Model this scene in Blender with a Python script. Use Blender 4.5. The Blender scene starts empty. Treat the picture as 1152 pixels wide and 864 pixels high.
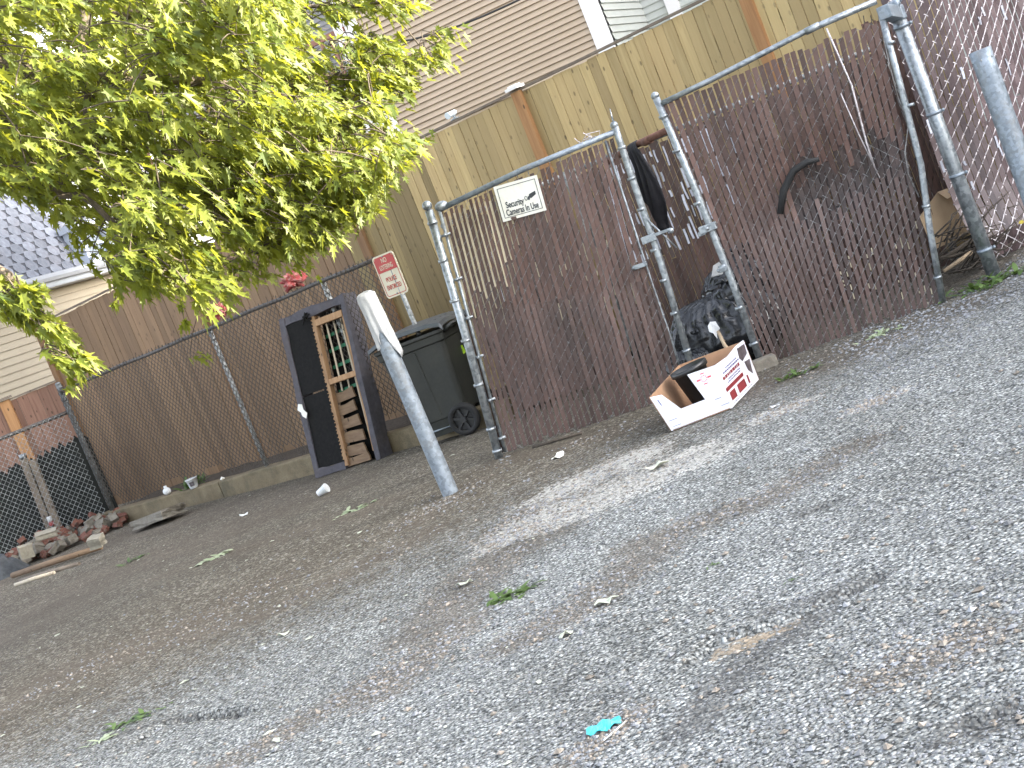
import bpy, bmesh, math, random
import numpy as np
from mathutils import Vector, Matrix, noise as mnoise

RND = random.Random(7)
scene = bpy.context.scene
COL = scene.collection
V = Vector

# ------------------------------------------------------------------ camera survey of the lot
ROLL = math.radians(22.0); F = 1730.0; PITCH = math.atan(167.0 / F); EYE = 1.5
cR, sR, cP, sP = math.cos(ROLL), math.sin(ROLL), math.cos(PITCH), math.sin(PITCH)

def ray(x, y):
    dx, dy = x - 576, y - 432
    u = dx * cR - dy * sR; v = -dx * sR - dy * cR
    return u, F * cP + v * sP, -F * sP + v * cP

def at(x, y, d):
    u, Y, Z = ray(x, y); t = d / Y
    return V((u * t, d, EYE + Z * t))

def lvl(x, y, z):
    u, Y, Z = ray(x, y); t = (z - EYE) / Z
    return V((u * t, Y * t, z))

def pln(x, y, p, q):
    u, Y, Z = ray(x, y); nx, ny = -(q[1] - p[1]), (q[0] - p[0])
    t = (nx * p[0] + ny * p[1]) / (nx * u + ny * Y)
    return V((u * t, Y * t, EYE + Z * t))

def project(X, Y, Z):
    Z = Z - EYE
    dep = Y * cP - Z * sP; v = (Y * sP + Z * cP) / dep * F; u = X / dep * F
    dx = u * cR - v * sR; dy = -u * sR - v * cR
    return dx + 576, dy + 432

def sstep(a, b, x):
    t = max(0.0, min(1.0, (x - a) / (b - a))); return t * t * (3 - 2 * t)

def gz0(X, Y):
    z = -0.08 * sstep(10.6, 14.0, Y)
    z += 0.10 * sstep(2.9, 3.8, X) * sstep(9.6, 10.5, Y)
    return z

def gnd(x, y):
    z = 0.0
    for _ in range(8):
        p = lvl(x, y, z); z = gz0(p.x, p.y)
    return V((p.x, p.y, z))

# ------------------------------------------------------------------ materials
MATS = {}
def _new(name):
    m = bpy.data.materials.new(name); m.use_nodes = True
    nt = m.node_tree; nt.nodes.clear()
    out = nt.nodes.new('ShaderNodeOutputMaterial'); b = nt.nodes.new('ShaderNodeBsdfPrincipled')
    nt.links.new(b.outputs[0], out.inputs[0])
    MATS[name] = m
    return m, nt, b, out

def N(nt, typ, **kw):
    n = nt.nodes.new(typ)
    for k, v in kw.items():
        if k.startswith('i_'):
            key = k[2:]
            n.inputs[int(key) if key.isdigit() else key].default_value = v
        else: setattr(n, k, v)
    return n

def mixc(nt, fac, a, b, blend='MIX'):
    m = nt.nodes.new('ShaderNodeMix'); m.data_type = 'RGBA'; m.blend_type = blend
    for s, v in ((0, fac), (6, a), (7, b)):
        if isinstance(v, (int, float)): m.inputs[s].default_value = v
        elif isinstance(v, tuple): m.inputs[s].default_value = v if len(v) == 4 else v + (1,)
        else: nt.links.new(v, m.inputs[s])
    return m.outputs[2]

def ramp(nt, src, stops):
    r = nt.nodes.new('ShaderNodeValToRGB'); cr = r.color_ramp
    while len(cr.elements) < len(stops): cr.elements.new(0.5)
    for e, (p, c) in zip(cr.elements, stops):
        e.position = p; e.color = (c, c, c, 1) if isinstance(c, (int, float)) else tuple(c) + (1,)
    nt.links.new(src, r.inputs[0]); return r.outputs[0]

def coords(nt, scale=(1, 1, 1), kind='Object'):
    tc = nt.nodes.new('ShaderNodeTexCoord'); mp = nt.nodes.new('ShaderNodeMapping')
    mp.inputs['Scale'].default_value = scale
    nt.links.new(tc.outputs[kind], mp.inputs[0]); return mp.outputs[0]

def noise(nt, vec, scale, detail=4, rough=0.6, dist=0.0):
    n = N(nt, 'ShaderNodeTexNoise'); n.inputs['Scale'].default_value = scale
    n.inputs['Detail'].default_value = detail; n.inputs['Roughness'].default_value = rough
    n.inputs['Distortion'].default_value = dist
    nt.links.new(vec, n.inputs['Vector']); return n.outputs[0]

def bump(nt, b, h, strength=0.3, dist=0.01):
    n = N(nt, 'ShaderNodeBump'); n.inputs['Strength'].default_value = strength; n.inputs['Distance'].default_value = dist
    nt.links.new(h, n.inputs['Height']); nt.links.new(n.outputs[0], b.inputs['Normal'])

def pm(name, c1, c2, scale=8.0, rough=0.7, metal=0.0, bmp=0.2, island=0.0, stretch=(1, 1, 1), dirt=None, dirt_amt=0.5, dirt_scale=3.0, fine=0.0, bdist=0.01, spec=0.5):
    """two-tone noise material, optional per-island brightness and dirt blotches"""
    m, nt, b, out = _new(name)
    vec = coords(nt, stretch)
    n1 = noise(nt, vec, scale, 6, 0.65)
    col = mixc(nt, ramp(nt, n1, [(0.3, 0.0), (0.7, 1.0)]), c1, c2)
    if dirt:
        n2 = noise(nt, vec, dirt_scale, 5, 0.7, 0.5)
        f = ramp(nt, n2, [(0.48, 0.0), (0.68, dirt_amt)])
        col = mixc(nt, f, col, dirt)
    if island:
        g = nt.nodes.new('ShaderNodeNewGeometry')
        k = ramp(nt, g.outputs['Random Per Island'], [(0.0, 1.0 - island), (1.0, 1.0)])
        col = mixc(nt, 1.0, col, k, 'MULTIPLY')
    if fine:
        n3 = noise(nt, vec, scale * 14, 3, 0.6)
        col = mixc(nt, 1.0, col, ramp(nt, n3, [(0.3, 1.0 - fine), (0.7, 1.0)]), 'MULTIPLY')
    nt.links.new(col, b.inputs['Base Color'])
    b.inputs['Roughness'].default_value = rough; b.inputs['Metallic'].default_value = metal
    b.inputs['Specular IOR Level'].default_value = spec
    if bmp: bump(nt, b, noise(nt, vec, scale * 5, 5, 0.6), bmp, bdist)
    return m

def wood_mat(name, c1, c2, knot=(0.05, 0.03, 0.015), island=0.35, weather=None, grain=(40, 40, 2.2), tint2=None):
    m, nt, b, out = _new(name)
    vec = coords(nt, grain)
    n1 = noise(nt, vec, 1.0, 6, 0.65, 0.4)
    col = mixc(nt, ramp(nt, n1, [(0.3, 0.0), (0.72, 1.0)]), c1, c2)
    v2 = coords(nt, (13, 13, 6.5))
    vo = N(nt, 'ShaderNodeTexVoronoi'); vo.inputs['Scale'].default_value = 1.0; vo.inputs['Randomness'].default_value = 1.0
    nt.links.new(v2, vo.inputs['Vector'])
    col = mixc(nt, ramp(nt, vo.outputs['Distance'], [(0.10, 0.8), (0.17, 0.0)]), col, knot)
    v3 = coords(nt, (1, 1, 0.5))
    n2 = noise(nt, v3, 1.3, 5, 0.7)
    if weather: col = mixc(nt, ramp(nt, n2, [(0.42, 0.0), (0.7, 0.75)]), col, weather)
    g = nt.nodes.new('ShaderNodeNewGeometry')
    if tint2:
        wn = N(nt, 'ShaderNodeTexWhiteNoise', noise_dimensions='1D'); nt.links.new(g.outputs['Random Per Island'], wn.inputs['W'])
        col = mixc(nt, ramp(nt, wn.outputs[0], [(0.2, 0.0), (1.0, 0.6)]), col, tint2)
    k = ramp(nt, g.outputs['Random Per Island'], [(0.0, 1.0 - island), (1.0, 1.0)])
    col = mixc(nt, 1.0, col, k, 'MULTIPLY')
    nt.links.new(col, b.inputs['Base Color']); b.inputs['Roughness'].default_value = 0.8
    bump(nt, b, n1, 0.35, 0.004)
    return m

def galv(name, c1, c2, rough=0.42, metal=0.75, dirt=(0.12, 0.11, 0.10), dirt_amt=0.45):
    m, nt, b, out = _new(name)
    vec = coords(nt)
    vo = N(nt, 'ShaderNodeTexVoronoi'); vo.inputs['Scale'].default_value = 45.0; nt.links.new(vec, vo.inputs['Vector'])
    sp = N(nt, 'ShaderNodeSeparateColor'); nt.links.new(vo.outputs['Color'], sp.inputs[0])
    n1 = noise(nt, vec, 60.0, 4, 0.7)
    ad = N(nt, 'ShaderNodeMath', operation='ADD'); nt.links.new(sp.outputs[0], ad.inputs[0]); nt.links.new(n1, ad.inputs[1])
    hf = N(nt, 'ShaderNodeMath', operation='MULTIPLY', i_1=0.5); nt.links.new(ad.outputs[0], hf.inputs[0])
    col = mixc(nt, ramp(nt, hf.outputs[0], [(0.25, 0.0), (0.7, 1.0)]), c1, c2)
    n2 = noise(nt, vec, 6.0, 6, 0.75, 0.6)
    df = ramp(nt, n2, [(0.5, 0.0), (0.7, dirt_amt)])
    col = mixc(nt, df, col, dirt)
    nt.links.new(col, b.inputs['Base Color'])
    rr = ramp(nt, hf.outputs[0], [(0.2, rough - 0.08), (0.8, rough + 0.15)]); nt.links.new(rr, b.inputs['Roughness'])
    mt = N(nt, 'ShaderNodeMath', operation='MULTIPLY_ADD', i_1=-metal, i_2=metal); nt.links.new(df, mt.inputs[0])
    nt.links.new(mt.outputs[0], b.inputs['Metallic'])
    bump(nt, b, n1, 0.12, 0.003)
    return m

galv('galvanized', (0.20, 0.22, 0.235), (0.37, 0.40, 0.415), metal=0.75, dirt=(0.16, 0.16, 0.155), dirt_amt=0.35)
galv('galvanized_dull', (0.17, 0.20, 0.23), (0.28, 0.32, 0.36), rough=0.5, metal=0.5, dirt=(0.16, 0.15, 0.13), dirt_amt=0.7)
galv('wire', (0.115, 0.11, 0.105), (0.26, 0.255, 0.25), rough=0.5, metal=0.4, dirt=(0.13, 0.09, 0.06), dirt_amt=0.7)
galv('wire_pale', (0.36, 0.33, 0.335), (0.56, 0.52, 0.525), rough=0.5, metal=0.3, dirt=(0.25, 0.18, 0.16), dirt_amt=0.4)
galv('wire_rusty', (0.030, 0.024, 0.018), (0.075, 0.062, 0.048), rough=0.6, metal=0.3, dirt=(0.07, 0.05, 0.035), dirt_amt=0.8)
galv('pipe_black', (0.035, 0.03, 0.028), (0.10, 0.09, 0.08), rough=0.6, metal=0.2, dirt=(0.08, 0.05, 0.03), dirt_amt=0.6)
galv('pipe_dark', (0.05, 0.055, 0.055), (0.15, 0.16, 0.16), rough=0.6, metal=0.3, dirt=(0.03, 0.028, 0.025), dirt_amt=0.9)
galv('pipe_weathered', (0.13, 0.14, 0.14), (0.36, 0.37, 0.36), rough=0.6, metal=0.3, dirt=(0.05, 0.045, 0.04), dirt_amt=0.9)
pm('rust', (0.10, 0.045, 0.03), (0.20, 0.10, 0.07), 30, 0.85, bmp=0.3)
pm('slat', (0.098, 0.050, 0.038), (0.165, 0.094, 0.074), 6, 0.55, bmp=0.1, island=0.45, stretch=(1, 1, .4), dirt=(0.045, 0.031, 0.026), dirt_amt=0.6, dirt_scale=2.2, fine=.2)
pm('slat_low', (0.094, 0.054, 0.044), (0.158, 0.098, 0.082), 6, 0.5, bmp=0.1, island=0.5, stretch=(1, 1, .4), dirt=(0.045, 0.032, 0.027), dirt_amt=0.6, dirt_scale=2.0, fine=.2)
pm('slat_cream', (0.32, 0.27, 0.175), (0.52, 0.45, 0.32), 9, 0.6, bmp=0.1, island=0.3)  # light through the gate gaps put into cream strips; also pale chips
pm('slat_pale', (0.45, 0.46, 0.52), (0.72, 0.74, 0.82), 20, 0.5, bmp=0.1, island=0.4)
pm('slat_charred', (0.030, 0.020, 0.018), (0.075, 0.048, 0.040), 9, 0.6, bmp=0.3, island=0.5)
pm('slat_lilac', (0.095, 0.060, 0.060), (0.175, 0.125, 0.125), 9, 0.45, bmp=0.15, island=0.55, dirt=(0.08, 0.05, 0.05), dirt_amt=0.6, dirt_scale=3)
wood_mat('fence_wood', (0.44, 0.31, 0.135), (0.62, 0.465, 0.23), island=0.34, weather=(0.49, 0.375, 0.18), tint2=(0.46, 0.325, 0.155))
wood_mat('fence_wood_shaded', (0.19, 0.112, 0.060), (0.31, 0.195, 0.11), island=0.34, weather=(0.235, 0.155, 0.086), tint2=(0.26, 0.16, 0.085))  # fence wood darkened and browned to carry the tree shade
wood_mat('fence_wood_half_shaded', (0.225, 0.16, 0.068), (0.36, 0.265, 0.12), island=0.34, weather=(0.28, 0.215, 0.10), tint2=(0.28, 0.20, 0.095))  # halfway tone where the painted tree shade fades out
wood_mat('fence_wood_red', (0.17, 0.085, 0.055), (0.27, 0.15, 0.10), island=0.35)
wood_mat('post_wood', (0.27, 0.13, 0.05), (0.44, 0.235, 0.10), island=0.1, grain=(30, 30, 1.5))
wood_mat('post_wood_shaded', (0.15, 0.078, 0.034), (0.25, 0.14, 0.065), island=0.1, grain=(30, 30, 1.5))  # post wood darkened for the same tree shade on the left
wood_mat('frame_wood', (0.29, 0.16, 0.075), (0.46, 0.28, 0.145), island=0.3, grain=(30, 30, 4))
wood_mat('slat_wood', (0.46, 0.38, 0.27), (0.64, 0.55, 0.42), island=0.2)
wood_mat('broken_wood', (0.15, 0.09, 0.05), (0.27, 0.175, 0.10), island=0.4, grain=(6, 6, 40))
wood_mat('old_wood', (0.13, 0.10, 0.075), (0.25, 0.20, 0.15), island=0.3, grain=(8, 8, 8))
pm('siding_tan', (0.41, 0.315, 0.22), (0.46, 0.36, 0.26), 1.5, 0.6, bmp=0.03, dirt=(0.38, 0.29, 0.205), dirt_amt=0.5, dirt_scale=.8, fine=.06)
pm('siding_grey', (0.30, 0.28, 0.27), (0.36, 0.34, 0.33), 1.5, 0.6, bmp=0.03)  # grey porch siding, also on the plain wall bodies
pm('siding_skylit', (0.44, 0.455, 0.41), (0.50, 0.51, 0.47), 1.5, 0.6, bmp=0.03, fine=.06)  # cooler light on the set-back walls put into a grey-green siding
pm('siding_cream', (0.34, 0.28, 0.19), (0.38, 0.32, 0.22), 1.5, 0.6, bmp=0.03, fine=.05)
pm('siding_blue', (0.50, 0.54, 0.58), (0.58, 0.62, 0.66), 1.5, 0.6, bmp=0.03)
pm('white_trim', (0.74, 0.71, 0.69), (0.82, 0.80, 0.78), 3, 0.5, bmp=0.05)
pm('gutter_white', (0.42, 0.45, 0.50), (0.50, 0.53, 0.58), 3, 0.35, bmp=0.03)
pm('shingle', (0.15, 0.16, 0.19), (0.25, 0.265, 0.30), 14, 0.85, bmp=0.4, island=0.35, dirt=(0.17, 0.155, 0.165), dirt_amt=.5)
pm('shingle_gap', (0.05, 0.05, 0.06), (0.08, 0.08, 0.09), 14, 0.9)
pm('dark_glass', (0.03, 0.04, 0.05), (0.06, 0.07, 0.08), 2, 0.08, bmp=0)
pm('balcony_red', (0.22, 0.10, 0.07), (0.32, 0.16, 0.11), 6, 0.6)
pm('kerb', (0.15, 0.115, 0.065), (0.24, 0.19, 0.115), 7, 0.9, bmp=0.5, dirt=(0.09, 0.08, 0.05), dirt_amt=0.7, dirt_scale=2.5, fine=.35)
pm('stone', (0.15, 0.132, 0.105), (0.26, 0.235, 0.19), 16, 0.9, bmp=0.6, dirt=(0.12, 0.10, 0.08), dirt_amt=.6, dirt_scale=5, fine=.3)
pm('brick', (0.12, 0.042, 0.028), (0.20, 0.08, 0.055), 22, 0.9, bmp=0.6, dirt=(0.16, 0.125, 0.095), dirt_amt=.9, dirt_scale=8, fine=.3)
pm('block', (0.22, 0.20, 0.15), (0.33, 0.30, 0.24), 22, 0.9, bmp=0.5, fine=.3)
pm('purple_fabric', (0.070, 0.066, 0.076), (0.115, 0.108, 0.124), 20, 0.95, bmp=0.4, dirt=(0.12, 0.10, 0.10), dirt_amt=.6, dirt_scale=3, fine=.3)
pm('black_cloth', (0.006, 0.006, 0.006), (0.014, 0.013, 0.012), 30, 0.9, bmp=0.3, spec=.2)
pm('black_sheet', (0.008, 0.009, 0.008), (0.020, 0.021, 0.018), 4, 0.8, bmp=0.3, spec=.2)
pm('garment', (0.010, 0.009, 0.011), (0.026, 0.024, 0.028), 14, 0.85, bmp=0.5)
pm('bag_plastic', (0.008, 0.009, 0.010), (0.018, 0.019, 0.021), 3, 0.24, bmp=0.0)
pm('green_strap', (0.01, 0.10, 0.045), (0.02, 0.17, 0.08), 20, 0.6)
pm('bin_plastic', (0.022, 0.024, 0.021), (0.038, 0.040, 0.034), 3, 0.5, bmp=0.15, dirt=(0.045, 0.043, 0.036), dirt_amt=.6, dirt_scale=3, fine=.2)
pm('bin_lid', (0.045, 0.052, 0.058), (0.07, 0.078, 0.085), 4, 0.42, bmp=0.2, dirt=(0.09, 0.09, 0.085), dirt_amt=.5)
pm('rubber', (0.008, 0.008, 0.008), (0.02, 0.02, 0.02), 10, 0.8)
pm('rim_plastic', (0.014, 0.014, 0.014), (0.028, 0.028, 0.028), 10, 0.45)
pm('lime', (0.36, 0.62, 0.02), (0.5, 0.75, 0.05), 30, 0.6)
pm('white_cloth', (0.40, 0.40, 0.40), (0.50, 0.50, 0.49), 20, 0.9, bmp=0.4)
pm('red_cloth', (0.20, 0.022, 0.022), (0.34, 0.06, 0.06), 30, 0.85, dirt=(0.45, 0.30, 0.27), dirt_amt=.8, dirt_scale=22)
pm('sign_red', (0.40, 0.028, 0.02), (0.47, 0.04, 0.03), 6, 0.5, bmp=0)
pm('sign_cream', (0.62, 0.555, 0.40), (0.70, 0.64, 0.49), 6, 0.55, bmp=0, dirt=(0.55, 0.47, 0.33), dirt_amt=.5)
pm('sign_yellow', (0.42, 0.32, 0.02), (0.5, 0.4, 0.05), 30, 0.6)
pm('sign_white', (0.66, 0.66, 0.60), (0.76, 0.76, 0.71), 12, 0.45, bmp=0.05, dirt=(0.60, 0.55, 0.45), dirt_amt=.6, dirt_scale=6)
pm('ink', (0.02, 0.025, 0.03), (0.04, 0.045, 0.05), 60, 0.6, bmp=0)
pm('card_white', (0.56, 0.57, 0.62), (0.64, 0.65, 0.70), 8, 0.6, bmp=0.05, dirt=(0.50, 0.50, 0.52), dirt_amt=.5)
pm('card_brown', (0.26, 0.15, 0.085), (0.34, 0.205, 0.12), 8, 0.85, bmp=0.15)
pm('card_tan', (0.42, 0.29, 0.17), (0.50, 0.36, 0.22), 5, 0.85, bmp=0.1)
pm('print_maroon', (0.19, 0.016, 0.02), (0.27, 0.035, 0.04), 60, 0.5, bmp=0, fine=.3)
pm('print_blue', (0.05, 0.06, 0.17), (0.11, 0.12, 0.26), 60, 0.5, bmp=0)
pm('print_dark', (0.03, 0.022, 0.02), (0.12, 0.10, 0.11), 30, 0.5, bmp=0)
pm('print_red', (0.5, 0.05, 0.08), (0.6, 0.12, 0.14), 60, 0.5, bmp=0)
pm('pot_black', (0.012, 0.013, 0.013), (0.024, 0.025, 0.025), 8, 0.4, bmp=.1)
pm('paper', (0.72, 0.70, 0.62), (0.82, 0.80, 0.74), 20, 0.8, bmp=.2)
pm('paper_white', (0.55, 0.56, 0.56), (0.64, 0.65, 0.65), 20, 0.7, bmp=.1)
pm('twig', (0.03, 0.024, 0.018), (0.07, 0.055, 0.04), 20, 0.9)
pm('twig_pale', (0.26, 0.19, 0.12), (0.38, 0.29, 0.19), 20, 0.9)
pm('bark', (0.045, 0.035, 0.026), (0.11, 0.088, 0.066), 16, 0.95, bmp=0.6, stretch=(1, 1, .3))
pm('turquoise', (0.02, 0.38, 0.46), (0.10, 0.56, 0.62), 40, 0.4, bmp=.2)
pm('blanket', (0.035, 0.038, 0.042), (0.09, 0.096, 0.10), 9, 0.95, bmp=0.7, fine=.3)
pm('plastic_clear', (0.55, 0.56, 0.56), (0.7, 0.71, 0.71), 20, 0.2, bmp=.1)
pm('litter_pale', (0.36, 0.38, 0.29), (0.52, 0.53, 0.44), 30, 0.8)
pm('cable', (0.015, 0.015, 0.015), (0.03, 0.03, 0.03), 8, 0.6, bmp=0)
pm('camera_white', (0.62, 0.68, 0.72), (0.72, 0.78, 0.80), 8, 0.4, bmp=0)
pm('block_wall', (0.30, 0.27, 0.24), (0.38, 0.34, 0.30), 4, 0.85)
pm('pebble', (0.20, 0.165, 0.125), (0.50, 0.44, 0.37), 40, 0.85, bmp=.2, island=0.6, fine=.2)
pm('gravel_stone', (0.22, 0.225, 0.235), (0.42, 0.43, 0.44), 40, 0.85, bmp=.2, island=0.6, fine=.2)

def leaf_mat(name, c1, c2, trans, tmix=0.42):
    m, nt, b, out = _new(name)
    g = nt.nodes.new('ShaderNodeNewGeometry')
    vec = coords(nt)
    r = ramp(nt, g.outputs['Random Per Island'], [(0.0, 0.0), (1.0, 1.0)])
    col = mixc(nt, r, c1, c2)
    col = mixc(nt, 1.0, col, ramp(nt, noise(nt, vec, 60, 3), [(0.3, 0.8), (0.7, 1.0)]), 'MULTIPLY')
    nt.links.new(col, b.inputs['Base Color']); b.inputs['Roughness'].default_value = 0.5
    b.inputs['Specular IOR Level'].default_value = 0.35
    t = N(nt, 'ShaderNodeBsdfTranslucent'); t.inputs[0].default_value = trans + (1,)
    mx = N(nt, 'ShaderNodeMixShader', i_0=tmix)
    nt.links.new(b.outputs[0], mx.inputs[1]); nt.links.new(t.outputs[0], mx.inputs[2]); nt.links.new(mx.outputs[0], out.inputs[0])
    return m
leaf_mat('maple_leaf', (0.045, 0.075, 0.010), (0.20, 0.225, 0.036), (0.40, 0.42, 0.035), 0.38)
leaf_mat('weed_leaf', (0.06, 0.11, 0.03), (0.13, 0.20, 0.06), (0.13, 0.20, 0.04), 0.25)
leaf_mat('wilted_leaf', (0.34, 0.42, 0.24), (0.50, 0.56, 0.38), (0.35, 0.40, 0.2), 0.2)

def ground_mat():
    m, nt, b, out = _new('worn_asphalt')
    vec = coords(nt)
    at_ = N(nt, 'ShaderNodeAttribute', attribute_name='wear'); sep = N(nt, 'ShaderNodeSeparateColor'); nt.links.new(at_.outputs['Color'], sep.inputs[0])
    at2 = N(nt, 'ShaderNodeAttribute', attribute_name='stain_shade'); sep2 = N(nt, 'ShaderNodeSeparateColor'); nt.links.new(at2.outputs['Color'], sep2.inputs[0])
    big = noise(nt, vec, 1.1, 6, 0.65, 0.4); mid = noise(nt, vec, 5.0, 6, 0.7, 0.3); fin = noise(nt, vec, 38, 4, 0.7)
    def thr(sig, lo, hi, nz, amp):
        a = N(nt, 'ShaderNodeMath', operation='MULTIPLY_ADD', i_1=amp, i_2=-amp * 0.5); nt.links.new(nz, a.inputs[0])
        s = N(nt, 'ShaderNodeMath', operation='ADD'); nt.links.new(sig, s.inputs[0]); nt.links.new(a.outputs[0], s.inputs[1])
        return ramp(nt, s.outputs[0], [(lo, 0.0), (hi, 1.0)])
    # aggregate
    v1 = N(nt, 'ShaderNodeTexVoronoi'); v1.inputs['Scale'].default_value = 60; nt.links.new(vec, v1.inputs['Vector'])
    s1 = N(nt, 'ShaderNodeSeparateColor'); nt.links.new(v1.outputs['Color'], s1.inputs[0])
    v2 = N(nt, 'ShaderNodeTexVoronoi'); v2.inputs['Scale'].default_value = 118; nt.links.new(vec, v2.inputs['Vector'])
    s2 = N(nt, 'ShaderNodeSeparateColor'); nt.links.new(v2.outputs['Color'], s2.inputs[0])
    coarse_col = mixc(nt, ramp(nt, s1.outputs[0], [(0.10, 0.0), (0.95, 1.0)]), (0.078, 0.081, 0.075), (0.84, 0.85, 0.80))
    coarse_col = mixc(nt, ramp(nt, v1.outputs['Distance'], [(0.30, 0.0), (0.58, 1.0)]), coarse_col, (0.03, 0.031, 0.032))
    coarse_col = mixc(nt, 0.38, coarse_col, mixc(nt, ramp(nt, s2.outputs[0], [(.2, 0.), (.8, 1.)]), (0.070, 0.077, 0.074), (0.70, 0.725, 0.70)))
    fine_col = mixc(nt, ramp(nt, s2.outputs[0], [(0.2, 0.0), (0.95, 1.0)]), (0.054, 0.045, 0.033), (0.21, 0.18, 0.135))
    fine_col = mixc(nt, ramp(nt, s1.outputs[1], [(0.82, 0.0), (0.95, 0.75)]), fine_col, (0.40, 0.375, 0.32))
    # ragged mask noise: patches, then single chips
    m18 = noise(nt, vec, 17, 5, 0.75, 0.3)
    mq = N(nt, 'ShaderNodeMath', operation='MULTIPLY_ADD', i_1=0.35); nt.links.new(s1.outputs[2], mq.inputs[0])
    mx = N(nt, 'ShaderNodeMath', operation='MULTIPLY_ADD', i_1=0.8); nt.links.new(m18, mx.inputs[0]); nt.links.new(mq.outputs[0], mx.inputs[2])
    mh = N(nt, 'ShaderNodeMath', operation='MULTIPLY', i_1=0.5); nt.links.new(mid, mh.inputs[0]); nt.links.new(mh.outputs[0], mq.inputs[2])
    rag = N(nt, 'ShaderNodeMath', operation='MULTIPLY', i_1=0.61); nt.links.new(mx.outputs[0], rag.inputs[0]); rg = ramp(nt, rag.outputs[0], [(0.34, 0.0), (0.68, 1.0)])
    fc = thr(sep.outputs[0], 0.25, 0.80, rg, 0.9)
    col = mixc(nt, fc, fine_col, coarse_col)
    dcol = mixc(nt, s2.outputs[1], (0.055, 0.041, 0.030), (0.20, 0.165, 0.125))
    fd = thr(sep.outputs[1], 0.30, 1.0, rg, 1.2)
    fdm = N(nt, 'ShaderNodeMath', operation='MULTIPLY', i_1=0.66); nt.links.new(fd, fdm.inputs[0])
    col = mixc(nt, fdm.outputs[0], col, dcol)
    pcol = mixc(nt, fin, (0.40, 0.39, 0.35), (0.84, 0.82, 0.77))
    pcol = mixc(nt, ramp(nt, v1.outputs['Distance'], [(0.45, 0.0), (0.75, 0.5)]), pcol, (0.10, 0.095, 0.08))
    fp = thr(sep.outputs[2], 0.45, 0.68, rg, 1.25)
    fpf = N(nt, 'ShaderNodeMath', operation='MULTIPLY', i_1=0.9); nt.links.new(fp, fpf.inputs[0])
    col = mixc(nt, fpf.outputs[0], col, pcol)
    fk = thr(sep2.outputs[0], 0.30, 0.95, rg, 1.0)
    fkm = N(nt, 'ShaderNodeMath', operation='MULTIPLY', i_1=0.62); nt.links.new(fk, fkm.inputs[0])
    col = mixc(nt, fkm.outputs[0], col, mixc(nt, s2.outputs[2], (0.030, 0.029, 0.029), (0.11, 0.105, 0.10)))
    fs0 = thr(sep2.outputs[1], 0.45, 0.9, rg, 1.3); fsm = N(nt, 'ShaderNodeMath', operation='MULTIPLY', i_1=0.75); nt.links.new(fs0, fsm.inputs[0]); fs = fsm.outputs[0]
    col = mixc(nt, fs, col, mixc(nt, fin, (0.22, 0.16, 0.10), (0.52, 0.42, 0.30)))
    # broad uneven wear
    col = mixc(nt, 1.0, col, ramp(nt, big, [(0.3, (0.70, 0.69, 0.67)), (0.7, (1.0, 1.0, 1.0))]), 'MULTIPLY')
    col = mixc(nt, 1.0, col, ramp(nt, mid, [(0.3, 0.78), (0.65, 1.0)]), 'MULTIPLY')
    nt.links.new(col, b.inputs['Base Color']); b.inputs['Roughness'].default_value = 0.9; b.inputs['Specular IOR Level'].default_value = .25
    inv = N(nt, 'ShaderNodeMath', operation='MULTIPLY_ADD', i_1=-1.0, i_2=1.0); nt.links.new(v1.outputs['Distance'], inv.inputs[0])
    h = N(nt, 'ShaderNodeMath', operation='ADD'); nt.links.new(inv.outputs[0], h.inputs[0]); nt.links.new(s1.outputs[0], h.inputs[1])
    h2 = N(nt, 'ShaderNodeMath', operation='MULTIPLY_ADD', i_1=2.0); nt.links.new(mid, h2.inputs[0]); nt.links.new(h.outputs[0], h2.inputs[2])
    fcs = N(nt, 'ShaderNodeMath', operation='MULTIPLY_ADD', i_1=0.75, i_2=0.25); nt.links.new(fc, fcs.inputs[0])
    h3 = N(nt, 'ShaderNodeMath', operation='MULTIPLY'); nt.links.new(h2.outputs[0], h3.inputs[0]); nt.links.new(fcs.outputs[0], h3.inputs[1])
    bump(nt, b, h3.outputs[0], 1.0, 0.011)
    return m
ground_mat()

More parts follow.
